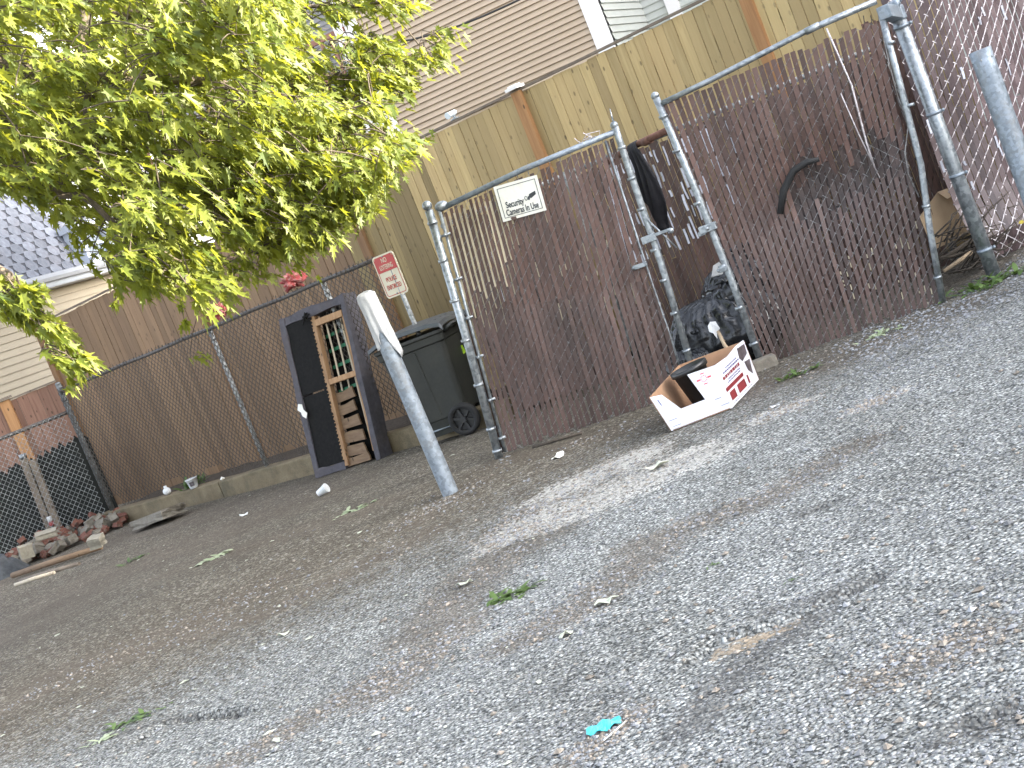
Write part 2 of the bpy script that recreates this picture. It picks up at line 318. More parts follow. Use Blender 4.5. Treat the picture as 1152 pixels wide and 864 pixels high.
# ------------------------------------------------------------------ mesh helpers
class MB:
    def __init__(s): s.v = []; s.f = []; s.m = []
    def add(s, vs, fs, mi=0):
        o = len(s.v); s.v.extend([tuple(v) for v in vs]); s.f.extend([tuple(i + o for i in f) for f in fs]); s.m.extend([mi] * len(fs)); return s
    def box(s, c, size, ax=None, mi=0):
        X, Y, Z = ax if ax else (V((1, 0, 0)), V((0, 1, 0)), V((0, 0, 1)))
        c = V(c); a, b, d = size[0] / 2, size[1] / 2, size[2] / 2
        vs = [c + X * (i * a) + Y * (j * b) + Z * (k * d) for k in (-1, 1) for j in (-1, 1) for i in (-1, 1)]
        return s.add(vs, [(0, 2, 3, 1), (4, 5, 7, 6), (0, 1, 5, 4), (2, 6, 7, 3), (0, 4, 6, 2), (1, 3, 7, 5)], mi)
    def hexa(s, b4, t4, mi=0):  # bottom quad, top quad (matching order)
        return s.add(list(b4) + list(t4), [(3, 2, 1, 0), (4, 5, 6, 7), (0, 1, 5, 4), (1, 2, 6, 5), (2, 3, 7, 6), (3, 0, 4, 7)], mi)
    def slab(s, p4, n, t, mi=0):  # quad + thickness along -n
        n = V(n).normalized() * t
        return s.hexa([V(p) - n for p in p4], [V(p) for p in p4], mi)
    def tube(s, pts, r, seg=8, cap=True, mi=0):
        pts = [V(p) for p in pts]; n = len(pts)
        rs = r if isinstance(r, (list, tuple)) else [r] * n
        ref = None; vs = []; 
        for i, p in enumerate(pts):
            d = (pts[min(i + 1, n - 1)] - pts[max(i - 1, 0)]).normalized()
            if ref is None:
                ref = d.cross(V((0.31, 0.17, 0.93)));
                if ref.length < 1e-3: ref = d.cross(V((1, 0, 0)))
            ref = (ref - d * ref.dot(d)).normalized(); bi = d.cross(ref)
            for k in range(seg):
                a = 2 * math.pi * k / seg; vs.append(p + (ref * math.cos(a) + bi * math.sin(a)) * rs[i])
        fs = []
        for i in range(n - 1):
            for k in range(seg):
                k2 = (k + 1) % seg; fs.append((i * seg + k, i * seg + k2, (i + 1) * seg + k2, (i + 1) * seg + k))
        if cap: fs.append(tuple(range(seg - 1, -1, -1))); fs.append(tuple((n - 1) * seg + k for k in range(seg)))
        return s.add(vs, fs, mi)
    def poly(s, pts, n, t, mi=0):  # flat polygon slab
        n = V(n).normalized() * t; k = len(pts); a = [V(p) for p in pts]
        return s.add(a + [p - n for p in a], [tuple(range(k)), tuple(range(2 * k - 1, k - 1, -1))] + [(i, k + i, k + (i + 1) % k, (i + 1) % k) for i in range(k)], mi)
    def ball(s, c, r, mi=0, seg=8, rings=5, sc=(1, 1, 1)):
        c = V(c); vs = [c + V((0, 0, r * sc[2]))]; fs = []
        for i in range(1, rings):
            t = math.pi * i / rings
            for k in range(seg):
                a = 2 * math.pi * k / seg
                vs.append(c + V((r * sc[0] * math.sin(t) * math.cos(a), r * sc[1] * math.sin(t) * math.sin(a), r * sc[2] * math.cos(t))))
        vs.append(c - V((0, 0, r * sc[2]))); L = len(vs) - 1
        for k in range(seg):
            fs.append((0, 1 + k, 1 + (k + 1) % seg)); fs.append((L, L - seg + (k + 1) % seg, L - seg + k))
        for i in range(rings - 2):
            for k in range(seg):
                a = 1 + i * seg + k; b = 1 + i * seg + (k + 1) % seg; fs.append((a, a + seg, b + seg, b))
        return s.add(vs, fs, mi)
    def build(s, name, mats, parent=None, smooth=False, bevel=0.0):
        me = bpy.data.meshes.new(name)
        if parent is not None:
            inv = WORLD[parent.name].inverted(); vs = [tuple(inv @ V(v)) for v in s.v]
        else: vs = s.v
        me.from_pydata(vs, [], s.f)
        for mn in (mats if isinstance(mats, (list, tuple)) else [mats]): me.materials.append(MATS[mn])
        me.polygons.foreach_set('material_index', s.m)
        if smooth: me.polygons.foreach_set('use_smooth', [len(f) <= 4 for f in s.f])
        me.update()
        o = bpy.data.objects.new(name, me); COL.objects.link(o)
        if parent is not None: o.parent = parent; WORLD[o.name] = WORLD[parent.name]
        else: WORLD[o.name] = Matrix()
        if bevel:
            md = o.modifiers.new('bevel', 'BEVEL'); md.width = bevel; md.segments = 2; md.limit_method = 'ANGLE'
        return o
WORLD = {}

def tag(o, label, cat, group=None, kind=None):
    if label: o['label'] = label
    if cat: o['category'] = cat
    if group: o['group'] = group
    if kind: o['kind'] = kind
    return o

def thing(name, label, cat, loc=(0, 0, 0), rz=0.0, group=None):
    """an Empty at the thing's base; parts are given in WORLD coordinates"""
    o = bpy.data.objects.new(name, None); COL.objects.link(o); o.empty_display_size = .2
    o.location = loc; o.rotation_euler = (0, 0, rz)
    WORLD[o.name] = Matrix.Translation(V(loc)) @ Matrix.Rotation(rz, 4, 'Z')
    return tag(o, label, cat, group)

def copy_tree(o, parent=None):
    c = o.copy(); COL.objects.link(c)
    if parent is not None: c.parent = parent
    for ch in list(o.children): copy_tree(ch, c)
    return c

def nz(p, s=1.0): return mnoise.noise(V(p) * s)

def text_mesh(body, size, mat, parent, M, name='lettering', squeeze=1.0, bold=0.0):
    cu = bpy.data.curves.new('txt', 'FONT'); cu.body = body; cu.size = size; cu.align_x = 'CENTER'; cu.align_y = 'CENTER'
    cu.extrude = 0.0008; cu.offset = bold; cu.space_line = 1.0
    to = bpy.data.objects.new('txt', cu); COL.objects.link(to)
    bpy.context.view_layer.update()
    dg = bpy.context.evaluated_depsgraph_get()
    me = bpy.data.meshes.new_from_object(to.evaluated_get(dg))
    bpy.data.objects.remove(to); bpy.data.curves.remove(cu)
    Mi = WORLD[parent.name].inverted() @ M @ Matrix.Diagonal((squeeze, 1, 1, 1))
    me.transform(Mi); me.materials.clear(); me.materials.append(MATS[mat]); me.name = name
    o = bpy.data.objects.new(name, me); COL.objects.link(o); o.parent = parent; WORLD[o.name] = WORLD[parent.name]
    return o

def frame_from(tl, tr, br, bl, off=0.0):
    """matrix with X along the sign's width, Y up its height, Z out towards the viewer"""
    tl, tr, br, bl = V(tl), V(tr), V(br), V(bl)
    x = ((tr - tl) + (br - bl)).normalized(); y = ((tl - bl) + (tr - br)); y = (y - x * y.dot(x)).normalized(); z = x.cross(y)
    c = (tl + tr + br + bl) / 4 + z * off
    M = Matrix((x, y, z)).transposed().to_4x4(); M.translation = c
    w = ((tr - tl).length + (br - bl).length) / 2; h = ((tl - bl).length + (tr - br).length) / 2
    return M, w, h

# ------------------------------------------------------------------ chain link + slats on a warped panel
class Panel:
    def __init__(s, bl, br, tr, tl, warp=None):
        s.c = [V(bl), V(br), V(tr), V(tl)]; s.W = ((s.c[1] - s.c[0]).length + (s.c[2] - s.c[3]).length) / 2
        s.H = ((s.c[3] - s.c[0]).length + (s.c[2] - s.c[1]).length) / 2
        x = (s.c[1] - s.c[0]).normalized(); s.n = x.cross(V((0, 0, 1))).normalized()  # towards the viewer
        s.x = x; s.warp = warp
    def __call__(s, x, z, off=0.0):
        a, b = x / s.W, z / s.H
        p = (s.c[0] * (1 - a) + s.c[1] * a) * (1 - b) + (s.c[3] * (1 - a) + s.c[2] * a) * b
        if s.warp: off += s.warp(x, z)
        return p + s.n * off
    def inv(s, px, py):
        """panel coordinates of the point seen at a survey pixel"""
        p = pln(px, py, s.c[0], s.c[1]); x = (p - s.c[0]).dot(s.x)
        return x, p.z - s.c[0].z

def chain(mb, P, p=0.036, r=0.0022, off=0.005, mid=True, z0=0.0, barbs=0.0, keep=None, mi=0):
    nk = int(P.W / p); nj = int((P.H - z0) / p)
    for k in range(nk):
        pts = []
        for j in range(nj + 1):
            x = (k + ((j + k) & 1)) * p; z = z0 + j * p
            if keep and not keep(x, z): 
                if len(pts) > 1: _wire(mb, P, pts, r, mi)
                pts = []; continue
            pts.append((x, z, 0.0))
            if mid and j < nj: pts.append(((k + .5) * p, z + p * .5, off if ((j + k) & 1) == 0 else -off))
        if barbs and pts:
            x, z, _ = pts[-1]; 
            pts.append((x + RND.uniform(-.015, .02), z + barbs * RND.uniform(.6, 1.3), RND.uniform(-.01, .01)))
        if len(pts) > 1: _wire(mb, P, pts, r, mi)

def _wire(mb, P, pts, r, mi=0):
    vs = []
    X, Nn = P.x, P.n
    o3 = [(X * math.cos(a) * r * 1.3 + Nn * math.sin(a) * r) for a in (0.5, 2.6, 4.7)]
    for (x, z, o) in pts:
        c = P(x, z, o)
        for q in o3: vs.append(c + q)
    n = len(pts); fs = []
    for i in range(n - 1):
        a = i * 3
        for k in range(3): fs.append((a + k, a + (k + 1) % 3, a + 3 + (k + 1) % 3, a + 3 + k))
    mb.add(vs, fs, mi)

def slat(mb, P, xc, w, z0, z1, off=0.0, mi=0, jit=0.003, lean=0.0):
    n = max(2, int((z1 - z0) / 0.14)); t = 0.0015; vs = []
    tw = RND.uniform(-.25, .25)
    for i in range(n + 1):
        a = i / n; z = z0 + (z1 - z0) * a; x = xc + RND.uniform(-jit, jit) + lean * (z - z0)
        dn = tw * w * .5
        vs += [P(x - w / 2, z, off - t - dn), P(x + w / 2, z, off - t + dn), P(x + w / 2, z, off + t + dn), P(x - w / 2, z, off + t - dn)]
    fs = []
    for i in range(n):
        a = i * 4
        for k in range(4): fs.append((a + k, a + (k + 1) % 4, a + 4 + (k + 1) % 4, a + 4 + k))
    e = n * 4; fs += [(3, 2, 1, 0), (e, e + 1, e + 2, e + 3)]
    mb.add(vs, fs, mi)

def tie(mb, a, b, r, n):  # band clamp around a pipe
    mb.tube([a, b], r, 10)

def ring_band(mb, p, axis, r, h=0.025, mi=0):
    axis = V(axis).normalized(); mb.tube([V(p) - axis * h / 2, V(p) + axis * h / 2], r, 12, True, mi)

# ================================================================== GROUND
def seg_dist(px, py, poly):
    best = 1e9
    for i in range(len(poly) - 1):
        ax, ay = poly[i][:2]; bx, by = poly[i + 1][:2]
        dx, dy = bx - ax, by - ay; L = dx * dx + dy * dy
        t = 0 if L == 0 else max(0, min(1, ((px - ax) * dx + (py - ay) * dy) / L))
        d = math.hypot(px - ax - t * dx, py - ay - t * dy)
        if d < best: best = d
    return best

def G(*pts): return [gnd(x, y) for x, y in pts]
SPILL = [(G((600, 588), (690, 555), (770, 518)), .27), (G((640, 548), (705, 520)), .26),
         (G((862, 468), (892, 457)), .12), (G((560, 612), (640, 575)), .12), (G((960, 462), (1010, 440)), .07)]
DIRT = [(G((0, 800), (120, 745), (300, 690), (480, 600)), .16), (G((250, 864), (380, 790), (470, 740)), .14), (G((620, 560), (560, 600)), .14), (G((480, 708), (540, 640), (610, 600)), .22), (G((589, 717), (660, 680), (728, 623)), .16), (G((0, 720), (110, 650), (220, 612), (350, 560)), .75),
        (G((0, 655), (130, 605), (350, 545)), .5), (G((200, 640), (330, 600), (420, 570)), .3), (G((560, 520), (640, 500), (740, 472)), .20), (G((60, 760), (240, 690), (300, 660)), .25),
        (G((860, 430), (950, 400), (1060, 352)), .35), (G((520, 550), (470, 585)), .2), (G((720, 610), (860, 560), (960, 500)), .15), (G((1000, 760), (1100, 720)), .12), (G((640, 860), (720, 800)), .06), (G((1062, 330), (1100, 290)), .4), (G((430, 780), (520, 700)), .14)]
DARK = [(G((775, 820), (850, 735), (905, 700)), .10), (G((1080, 825), (1152, 800)), .08), (G((900, 575), (940, 562)), .05), (G((130, 830), (190, 808), (275, 800)), .03), (G((860, 690), (985, 652)), .05)]  # dark stains, plus shade painted along the cracks and broken edges
SAND = [(G((815, 735), (880, 705)), .045), (G((830, 728), (870, 708)), .05)]
EDGE = [(G((780, 745), (800, 722), (860, 705), (905, 690), (985, 652)), .032, .05), (G((160, 830), (190, 812), (240, 803), (275, 803)),   .045, .05), (G((1090, 815), (1152, 790)), .025, .05), (G((905, 578), (938, 562)), .02, .03)]
COARSE_A, COARSE_B = gnd(60, 864), gnd(880, 455)
def coarse_amt(X, Y):
    # signed distance to the right of the line from the near left to the enclosure corner
    dx, dy = COARSE_B.x - COARSE_A.x, COARSE_B.y - COARSE_A.y; L = math.hypot(dx, dy)
    d = ((X - COARSE_A.x) * dy - (Y - COARSE_A.y) * dx) / L
    return sstep(-2.6, 1.3, d)

def band(X, Y, feats, soft=1.0):
    v = 0.0
    for poly, w in feats:
        d = seg_dist(X, Y, poly)
        if d < w * 2: v = max(v, 1 - sstep(w * .35, w * 1.9, d))
    return v

def gz(X, Y):
    z = gz0(X, Y)
    z += 0.012 * nz((X * .5, Y * .5, 3.1)) + 0.006 * nz((X * 2.1, Y * 2.1, 7.7)) + .0035 * nz((X * 6, Y * 6, 1.7))
    for poly, dep, w in EDGE:
        d = seg_dist(X, Y, poly)
        if d < w: z -= dep * (1 - sstep(0, w, d))
    return z

def build_ground():
    xs = list(np.arange(-300, -12, 24)) + list(np.arange(-12, -4, .25)) + list(np.arange(-4, 4.6, .04)) + list(np.arange(4.6, 9, .4)) + list(np.arange(9, 320, 24))
    ys = list(np.arange(-200, -8, 24)) + list(np.arange(-8, 2.4, .8)) + list(np.arange(2.4, 9.5, .04)) + list(np.arange(9.5, 15, .10)) + list(np.arange(15, 24, .25)) + list(np.arange(24, 420, 28))
    vs, wear, stain_shade = [], [], []
    for Y in ys:
        for X in xs:
            near = -8 < X < 7 and 2 < Y < 22
            vs.append((X, Y, gz(X, Y) if near else gz0(X, Y)))
            if near:
                wear += [coarse_amt(X, Y), band(X, Y, DIRT), band(X, Y, SPILL), 1.0]
                stain_shade += [band(X, Y, DARK), band(X, Y, SAND), 0, 1.0]
            else:
                wear += [coarse_amt(X, Y), 0.2, 0, 1.0]; stain_shade += [0, 0, 0, 1.0]
    nx = len(xs); fs = []
    for j in range(len(ys) - 1):
        for i in range(nx - 1):
            a = j * nx + i; fs.append((a, a + 1, a + nx + 1, a + nx))
    me = bpy.data.meshes.new('ground'); me.from_pydata(vs, [], fs); me.materials.append(MATS['worn_asphalt'])
    for nm, arr in (('wear', wear), ('stain_shade', stain_shade)):
        a = me.color_attributes.new(nm, 'FLOAT_COLOR', 'POINT'); a.data.foreach_set('color', arr)
    me.polygons.foreach_set('use_smooth', [True] * len(fs)); me.update()
    o = bpy.data.objects.new('ground', me); COL.objects.link(o); o['kind'] = 'structure'
    return o
build_ground()

def stone_verts(c, r, rr=RND, flat=.6):
    c = V(c); out = []
    for d in ((1, 0, 0), (-1, 0, 0), (0, 1, 0), (0, -1, 0), (0, 0, 1), (0, 0, -1)):
        k = rr.uniform(.65, 1.15)
        out.append(c + V((d[0] * r * k + rr.uniform(-.25, .25) * r, d[1] * r * k + rr.uniform(-.25, .25) * r, d[2] * r * k * flat)))
    return out
OCT = [(0, 2, 4), (2, 1, 4), (1, 3, 4), (3, 0, 4), (2, 0, 5), (1, 2, 5), (3, 1, 5), (0, 3, 5)]
def gravel():
    mb = MB(); rr = random.Random(21); n = 0
    while n < 17000:
        px, py = rr.uniform(-40, 1200), rr.uniform(330, 900)
        if ray(px, py)[2] > -60: continue
        p = gnd(px, py)
        if not (2.8 < p.y < 11.5): continue
        if rr.random() > .06 + .94 * coarse_amt(p.x, p.y): continue
        if mnoise.noise(V((p.x * 2.2, p.y * 2.2, 5))) < rr.uniform(-.5, .25): continue
        r = rr.choice([.0025, .003, .004, .004, .005, .0065]) * (1 + max(0, p.y - 5) * .10)
        z = gz(p.x, p.y); mb.add(stone_verts((p.x, p.y, z + r * .15), r, rr), OCT); n += 1
    n = 0
    while n < 420:  # bigger loose stones
        px, py = rr.uniform(60, 1180), rr.uniform(380, 880)
        if ray(px, py)[2] > -60: continue
        p = gnd(px, py)
        if not (3.0 < p.y < 11) or rr.random() > .15 + .85 * coarse_amt(p.x, p.y): continue
        if p.x > -.2 and p.y > 10: continue
        r = rr.choice([.009, .010, .012, .014, .018]); mb.add(stone_verts((p.x, p.y, gz(p.x, p.y) + r * .3), r, rr), OCT, rr.randint(0, 1)); n += 1
    n = 0
    while n < 7500:  # chips gathered in the dirty streaks
        poly, wd = rr.choice(DIRT[:5] + DIRT[8:] + SPILL); i = rr.randrange(len(poly) - 1); q = poly[i].lerp(poly[i + 1], rr.random())
        x, y = q.x + rr.gauss(0, wd * .9), q.y + rr.gauss(0, wd * .9)
        if y < 3 or (y > 10.2 and x > -.2): continue
        r = rr.choice([.004, .005, .006, .007, .009, .012]); mb.add(stone_verts((x, y, gz(x, y) + r * .2), r, rr), OCT, rr.randint(0, 1)); n += 1
    # the heap of larger stones along the right-hand fence foot
    for _ in range(1500):
        t = rr.random(); p = gnd(960 + 192 * t + rr.gauss(0, 16), 405 - 95 * t + rr.gauss(0, 22))
        if p.y > 10.1: continue
        r = rr.uniform(.006, .015); mb.add(stone_verts((p.x, p.y, gz(p.x, p.y) + r * .2), r, rr), OCT)
    o = mb.build('gravel', ['gravel_stone', 'pebble']); o['kind'] = 'stuff'; tag(o, 'loose grey stone chips scattered over the worn coarse asphalt', 'gravel')
gravel()

# ================================================================== KERB + LEFT CHAIN-LINK FENCE
K0, K1 = gnd(130, 592), gnd(345, 535)
KD = (K1 - K0); KD.z = 0; KD.normalize(); KN = V((-KD.y, KD.x, 0))  # pointing away behind the kerb
if KN.y < 0: KN = -KN
def kpt(s, o, z): return V((K0.x, K0.y, 0)) + KD * s + KN * o + V((0, 0, z))
def kerb():
    mb = MB(); zb, zt = -.2, .105
    segs = [(-.28, 2.46), (2.475, 4.7), (4.712, 7.2)]
    for (a, b_) in segs:
        n = 14
        for i in range(n):
            s0, s1 = a + (b_ - a) * i / n, a + (b_ - a) * (i + 1) / n
            j0, j1 = .006 * nz((s0 * 2, 0, 0)), .006 * nz((s1 * 2, 0, 0))
            z0, z1 = zt + .012 * nz((s0 * 1.7, 4, 0)), zt + .012 * nz((s1 * 1.7, 4, 0))
            fr = .012
            A = [kpt(s0, j0, zb), kpt(s0, j0, z0 - fr), kpt(s0, j0 + fr, z0), kpt(s0, .17, z0), kpt(s0, .17, zb)]
            B = [kpt(s1, j1, zb), kpt(s1, j1, z1 - fr), kpt(s1, j1 + fr, z1), kpt(s1, .17, z1), kpt(s1, .17, zb)]
            fs = [(k, k + 1, 6 + k, 5 + k) for k in range(4)]
            if i == 0: fs.append((4, 3, 2, 1, 0))
            if i == n - 1: fs.append((5, 6, 7, 8, 9))
            mb.add(A + B, fs)
    o = mb.build('concrete_kerb', 'kerb'); tag(o, 'low dirty concrete kerb along the foot of the long chain-link fence', 'kerb')
kerb()
# soil bed behind the kerb up to the wooden fence
mb = MB()
nb = 40
for i in range(nb):
    for j in range(6):
        q = []
        for (a, b_) in ((i, j), (i + 1, j), (i + 1, j + 1), (i, j + 1)):
            s, o_ = -.4 + 7.8 * a / nb, .172 + 2.6 * b_ / 6
            q.append(kpt(s, o_, .06 + .03 * nz((s * 3, o_ * 3, 0))))
        mb.add(q, [(0, 1, 2, 3)])
pm('soil', (0.035, 0.027, 0.02), (0.10, 0.075, 0.05), 20, 0.95, bmp=.7, fine=.4)
o = mb.build('soil_bed', 'soil', smooth=True); o['kind'] = 'structure'

CF0, CF1 = kpt(-.12, .09, 0), kpt(6.0, .09, 0)
c_tl = pln(75, 437, CF0, CF1); rail_z = c_tl.z
def cf_s(px, py):  # distance along the fence of a survey pixel
    p = pln(px, py, CF0, CF1); return (p - V((K0.x, K0.y, 0))).dot(KD)
def chain_fence_long():
    t = thing('chain_link_fence', 'long dark chain-link fence with black top rail standing on the concrete kerb', 'fence', kpt(0, .09, 0))
    s0 = cf_s(125, 572); s1 = 6.25; zr = rail_z
    mb = MB(); n = 24
    mb.tube([kpt(s0 + (s1 - s0) * i / n, .09, zr + .004 * math.sin(i * 1.3)) for i in range(n + 1)], .022, 8)
    mb.build('top_rail', 'pipe_black', t, True)
    ps = [s0, cf_s(297, 518), cf_s(297, 518) + 2.05, cf_s(297, 518) + 4.1]
    for i, s in enumerate(ps):
        p = MB(); r = .036 if i == 0 else .026
        p.tube([kpt(s, .10, .02), kpt(s, .10, .6), kpt(s, .10, zr + (.09 if i == 0 else .0))], r, 12)
        if i == 0: p.ball(kpt(s, .10, zr + .09), r * 1.1, 0, 10, 6, (1, 1, .6))
        for z in (.35, .8, 1.25, zr - .12): ring_band(p, kpt(s, .10, z), (0, 0, 1), r * 1.14, .02)
        p.build('post', 'pipe_dark' if i == 0 else 'pipe_weathered', t, True)
    P = Panel(kpt(s0, .06, .125), kpt(s1, .06, .125), kpt(s1, .06, zr + .03), kpt(s0, .06, zr + .03), lambda x, z: .012 * math.sin(x * 2.1) + .01 * nz((x, z, 0)))
    m = MB(); chain(m, P, .036, .0042, .004, False, 0, .035, keep=lambda x, z: not (z < .12 and nz((x * 2.2, 0, 3)) > .12))
    m.build('wire_mesh', 'wire_rusty', t)
    return ps, zr
CPS, CZR = chain_fence_long()

corner = kpt(CPS[0], .10, 0)
def chain_fence_low():
    t = thing('chain_link_fence', 'low chain-link fence with dark rail running left from the corner post above the rubble', 'fence', (corner.x - 1, corner.y, -.08))
    a = pln(78, 463, corner, corner + V((1, .02, 0))); zr = a.z
    L = 3.2; d = V((-1, .03, 0)).normalized()
    R0 = corner + d * .04
    def q(s, z, o=0): return V((R0.x + d.x * s, R0.y + d.y * s + o, z))
    mb = MB(); mb.tube([q(-.02, zr), q(1.2, zr + .01), q(L, zr)], .024, 8); mb.build('top_rail', 'pipe_black', t, True)
    P = Panel(q(L, -.06, -.03), q(0, -.06, -.03), q(0, zr + .02, -.03), q(L, zr + .02, -.03), lambda x, z: .012 * nz((x, z, 5)))
    m = MB(); chain(m, P, .036, .0030, .004, False); m.build('wire_mesh', 'pipe_weathered', t)
    p = MB(); p.tube([q(L, -.1), q(L, zr + .05)], .03, 10); p.build('post', 'pipe_weathered', t, True)
    return q, zr
LQ, LZR = chain_fence_low()

# ================================================================== TALL WOODEN FENCE
ZT = 2.58
W0, W1 = lvl(40, 367, ZT), lvl(750, 21, ZT)
WD = (W1 - W0); WD.z = 0; WD.normalize(); WN = V((WD.y, -WD.x, 0))   # towards the viewer
if WN.y > 0: WN = -WN
def wpt(s, o, z): return V((W0.x, W0.y, z)) + WD * s + WN * o
# end where the line of sight passes behind the hinge post
s_end = 0
for i in range(400):
    p = wpt(i * .05, 0, 0)
    if p.x / p.y > .338: s_end = i * .05; break
def wall_s(px, py):
    p = pln(px, py, wpt(0, 0, 0), wpt(1, 0, 0)); return (p - wpt(0, 0, 0)).dot(WD)
def tall_fence():
    t = thing('wooden_fence', 'tall board fence of weathered yellow-brown planks behind the chain-link', 'fence', wpt(s_end / 2, 0, 0))
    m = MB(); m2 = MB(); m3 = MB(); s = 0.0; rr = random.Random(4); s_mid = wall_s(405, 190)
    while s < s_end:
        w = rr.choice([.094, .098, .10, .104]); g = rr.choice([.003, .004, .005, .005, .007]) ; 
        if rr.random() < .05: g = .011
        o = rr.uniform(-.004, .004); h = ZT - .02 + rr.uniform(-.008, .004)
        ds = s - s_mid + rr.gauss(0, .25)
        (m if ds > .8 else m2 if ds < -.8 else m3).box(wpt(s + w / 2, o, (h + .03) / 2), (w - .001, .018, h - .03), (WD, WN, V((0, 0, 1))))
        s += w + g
    m.build('boards', 'fence_wood', t); m3.build('boards', 'fence_wood_half_shaded', t); m2.build('boards', 'fence_wood_shaded', t)['label'] = 'left boards with tree shade in their brown'
    n = 8
    for z, o_, d_, h_, nm in ((ZT + .008, .004, .05, .022, 'cap_rail'), (.35, -.035, .04, .09, 'rail'), (1.3, -.035, .04, .09, 'rail'), (2.25, -.035, .04, .09, 'rail')):
        c = MB(); c.box(wpt(s_end / 2, o_, z), (s_end - .004, d_, h_), (WD, WN, V((0, 0, 1)))); c.build(nm, 'old_wood', t)
    for (px, py) in ((36, 372), (212, 312), (384, 205), (583, 103), (842, 0)):
        sp = wall_s(px, py) if px > 40 else .05
        p = MB(); p.box(wpt(sp, .030, (ZT + .0) / 2), (.105, .045, ZT), (WD, WN, V((0, 0, 1)))); po = p.build('post', 'post_wood' if px > 400 else 'post_wood_shaded', t)
        k = MB(); k.box(wpt(sp, .03, ZT + .036), (.15, .11, .028), (WD, WN, V((0, 0, 1)))); k.box(wpt(sp, .03, ZT + .057), (.10, .07, .016), (WD, WN, V((0, 0, 1))))
        k.build('post_cap', 'white_trim' if px == 583 else 'old_wood', po)
tall_fence()

# little floodlight sitting on the fence top
fs_ = wall_s(513, 136)
t = thing('floodlight', 'small pale floodlight fitting mounted on the top of the tall board fence', 'light', wpt(fs_, 0, ZT + .02))
m = MB(); m.tube([wpt(fs_, .0, ZT + .018), wpt(fs_, .0, ZT + .07)], .016, 10); m.box(wpt(fs_, .0, ZT + .027), (.07, .05, .012), (WD, WN, V((0, 0, 1)))); m.build('bracket', 'galvanized', t, bevel=.002)
m = MB(); m.tube([wpt(fs_, -.03, ZT + .085), wpt(fs_, .05, ZT + .075), wpt(fs_, .085, ZT + .07)], [.026, .028, .034], 14); m.build('lamp_head', 'camera_white', t, True)

def low_wood_fence():
    d = V((-1, .04, 0)).normalized(); n = V((d.y, -d.x, 0));
    if n.y > 0: n = -n
    B = wpt(.02, .02, 0); a = pln(20, 447, B, B + d); zt = a.z
    t = thing('wooden_fence', 'short reddish board fence in the left corner behind the low chain-link', 'fence', B + d * 1.5)
    def q(s, o, z): return B + d * s + n * o + V((0, 0, z))
    m = MB(); s = .03; rr = random.Random(9)
    while s < 3.6:
        w = .14; h = zt + rr.uniform(-.006, .006)
        m.box(q(s + w / 2, rr.uniform(-.003, .003), h / 2), (w - .002, .018, h), (d, n, V((0, 0, 1)))); s += w + rr.choice([.003, .004, .006])
    m.build('boards', 'fence_wood_red', t)
    m = MB(); m.box(q(1.8, .004, zt + .016), (3.6, .05, .022), (d, n, V((0, 0, 1)))); m.build('rail', 'old_wood', t)
    sp = (pln(14, 470, B, B + d) - B).dot(d)
    m = MB(); m.box(q(sp, .03, (zt + .02) / 2), (.14, .05, zt + .02), (d, n, V((0, 0, 1)))); po = m.build('post', 'post_wood', t)
    m = MB(); m.box(q(sp, .03, zt + .05), (.19, .12, .03), (d, n, V((0, 0, 1)))); m.build('post_cap', 'old_wood', po)
    return q, zt
WQ, WZ = low_wood_fence()

# thin dark sheet with ragged top behind the low chain-link
def dark_sheet():
    y = corner.y + .35; m = MB(); pts = []; rr = random.Random(3)
    xl, xr = corner.x - 3.0, corner.x - .02; n = 60
    top = []
    for i in range(n + 1):
        x = xl + (xr - xl) * i / n
        top.append(V((x, y + .02 * nz((x * 3, 0, 0)), 1.02 + (.05 if i % 2 else -.02) + rr.uniform(-.03, .03) + .04 * nz((x * 2, 1, 1)))))
    for i in range(n):
        a, b_ = top[i], top[i + 1]
        m.hexa([V((a.x, a.y, -.09)), V((b_.x, b_.y, -.09)), V((b_.x, b_.y + .008, -.09)), V((a.x, a.y + .008, -.09))], [a, b_, b_ + V((0, .008, 0)), a + V((0, .008, 0))])
    o = m.build('dark_sheet', 'black_sheet'); tag(o, 'thin black sheet with ragged top edge behind the low chain-link fence', 'sheet')
dark_sheet()
def split_post():
    y = corner.y + .16; b0 = at(66, 606, y); t0 = at(30, 512, y)
    t = thing('wooden_post', 'grey split timber post with metal cap behind the low chain-link fence', 'post', (b0.x, y, -.08))
    m = MB(); ax = (t0 - b0).normalized(); x = V((0, 1, 0)).cross(ax).normalized()
    for o_, w, h in ((-.055, .085, 1.0), (.045, .08, .93)):
        m.hexa([b0 + x * (o_ + a) + V((0, b_, -.1)) for a, b_ in ((-w / 2, -.035), (w / 2, -.035), (w / 2, .035), (-w / 2, .035))],
               [b0 + (t0 - b0) * h + x * (o_ + a) + V((0, b_, 0)) for a, b_ in ((-w / 2, -.035), (w / 2, -.035), (w / 2, .035), (-w / 2, .035))])
    m.build('timber', 'old_wood', t, bevel=.006)
    m = MB(); m.tube([t0 + x * -.05 - ax * .03, t0 + x * -.05 + ax * .03], .045, 10); m.build('metal_cap', 'galvanized', t, True)
    c = b0 + (t0 - b0) * .22 + V((0, -.06, 0)); 
    k = thing('drink_can', 'white and red drink can wedged against the grey split post', 'can', c)
    m = MB(); m.tube([c - ax * .06, c - ax * .05, c - ax * .005], [.026, .031, .031], 12); m.build('can_base', 'red_cloth', k, True)
    m = MB(); m.tube([c - ax * .004, c + ax * .05, c + ax * .062], [.031, .031, .024], 12); m.build('can_top', 'paper_white', k, True)
split_post()

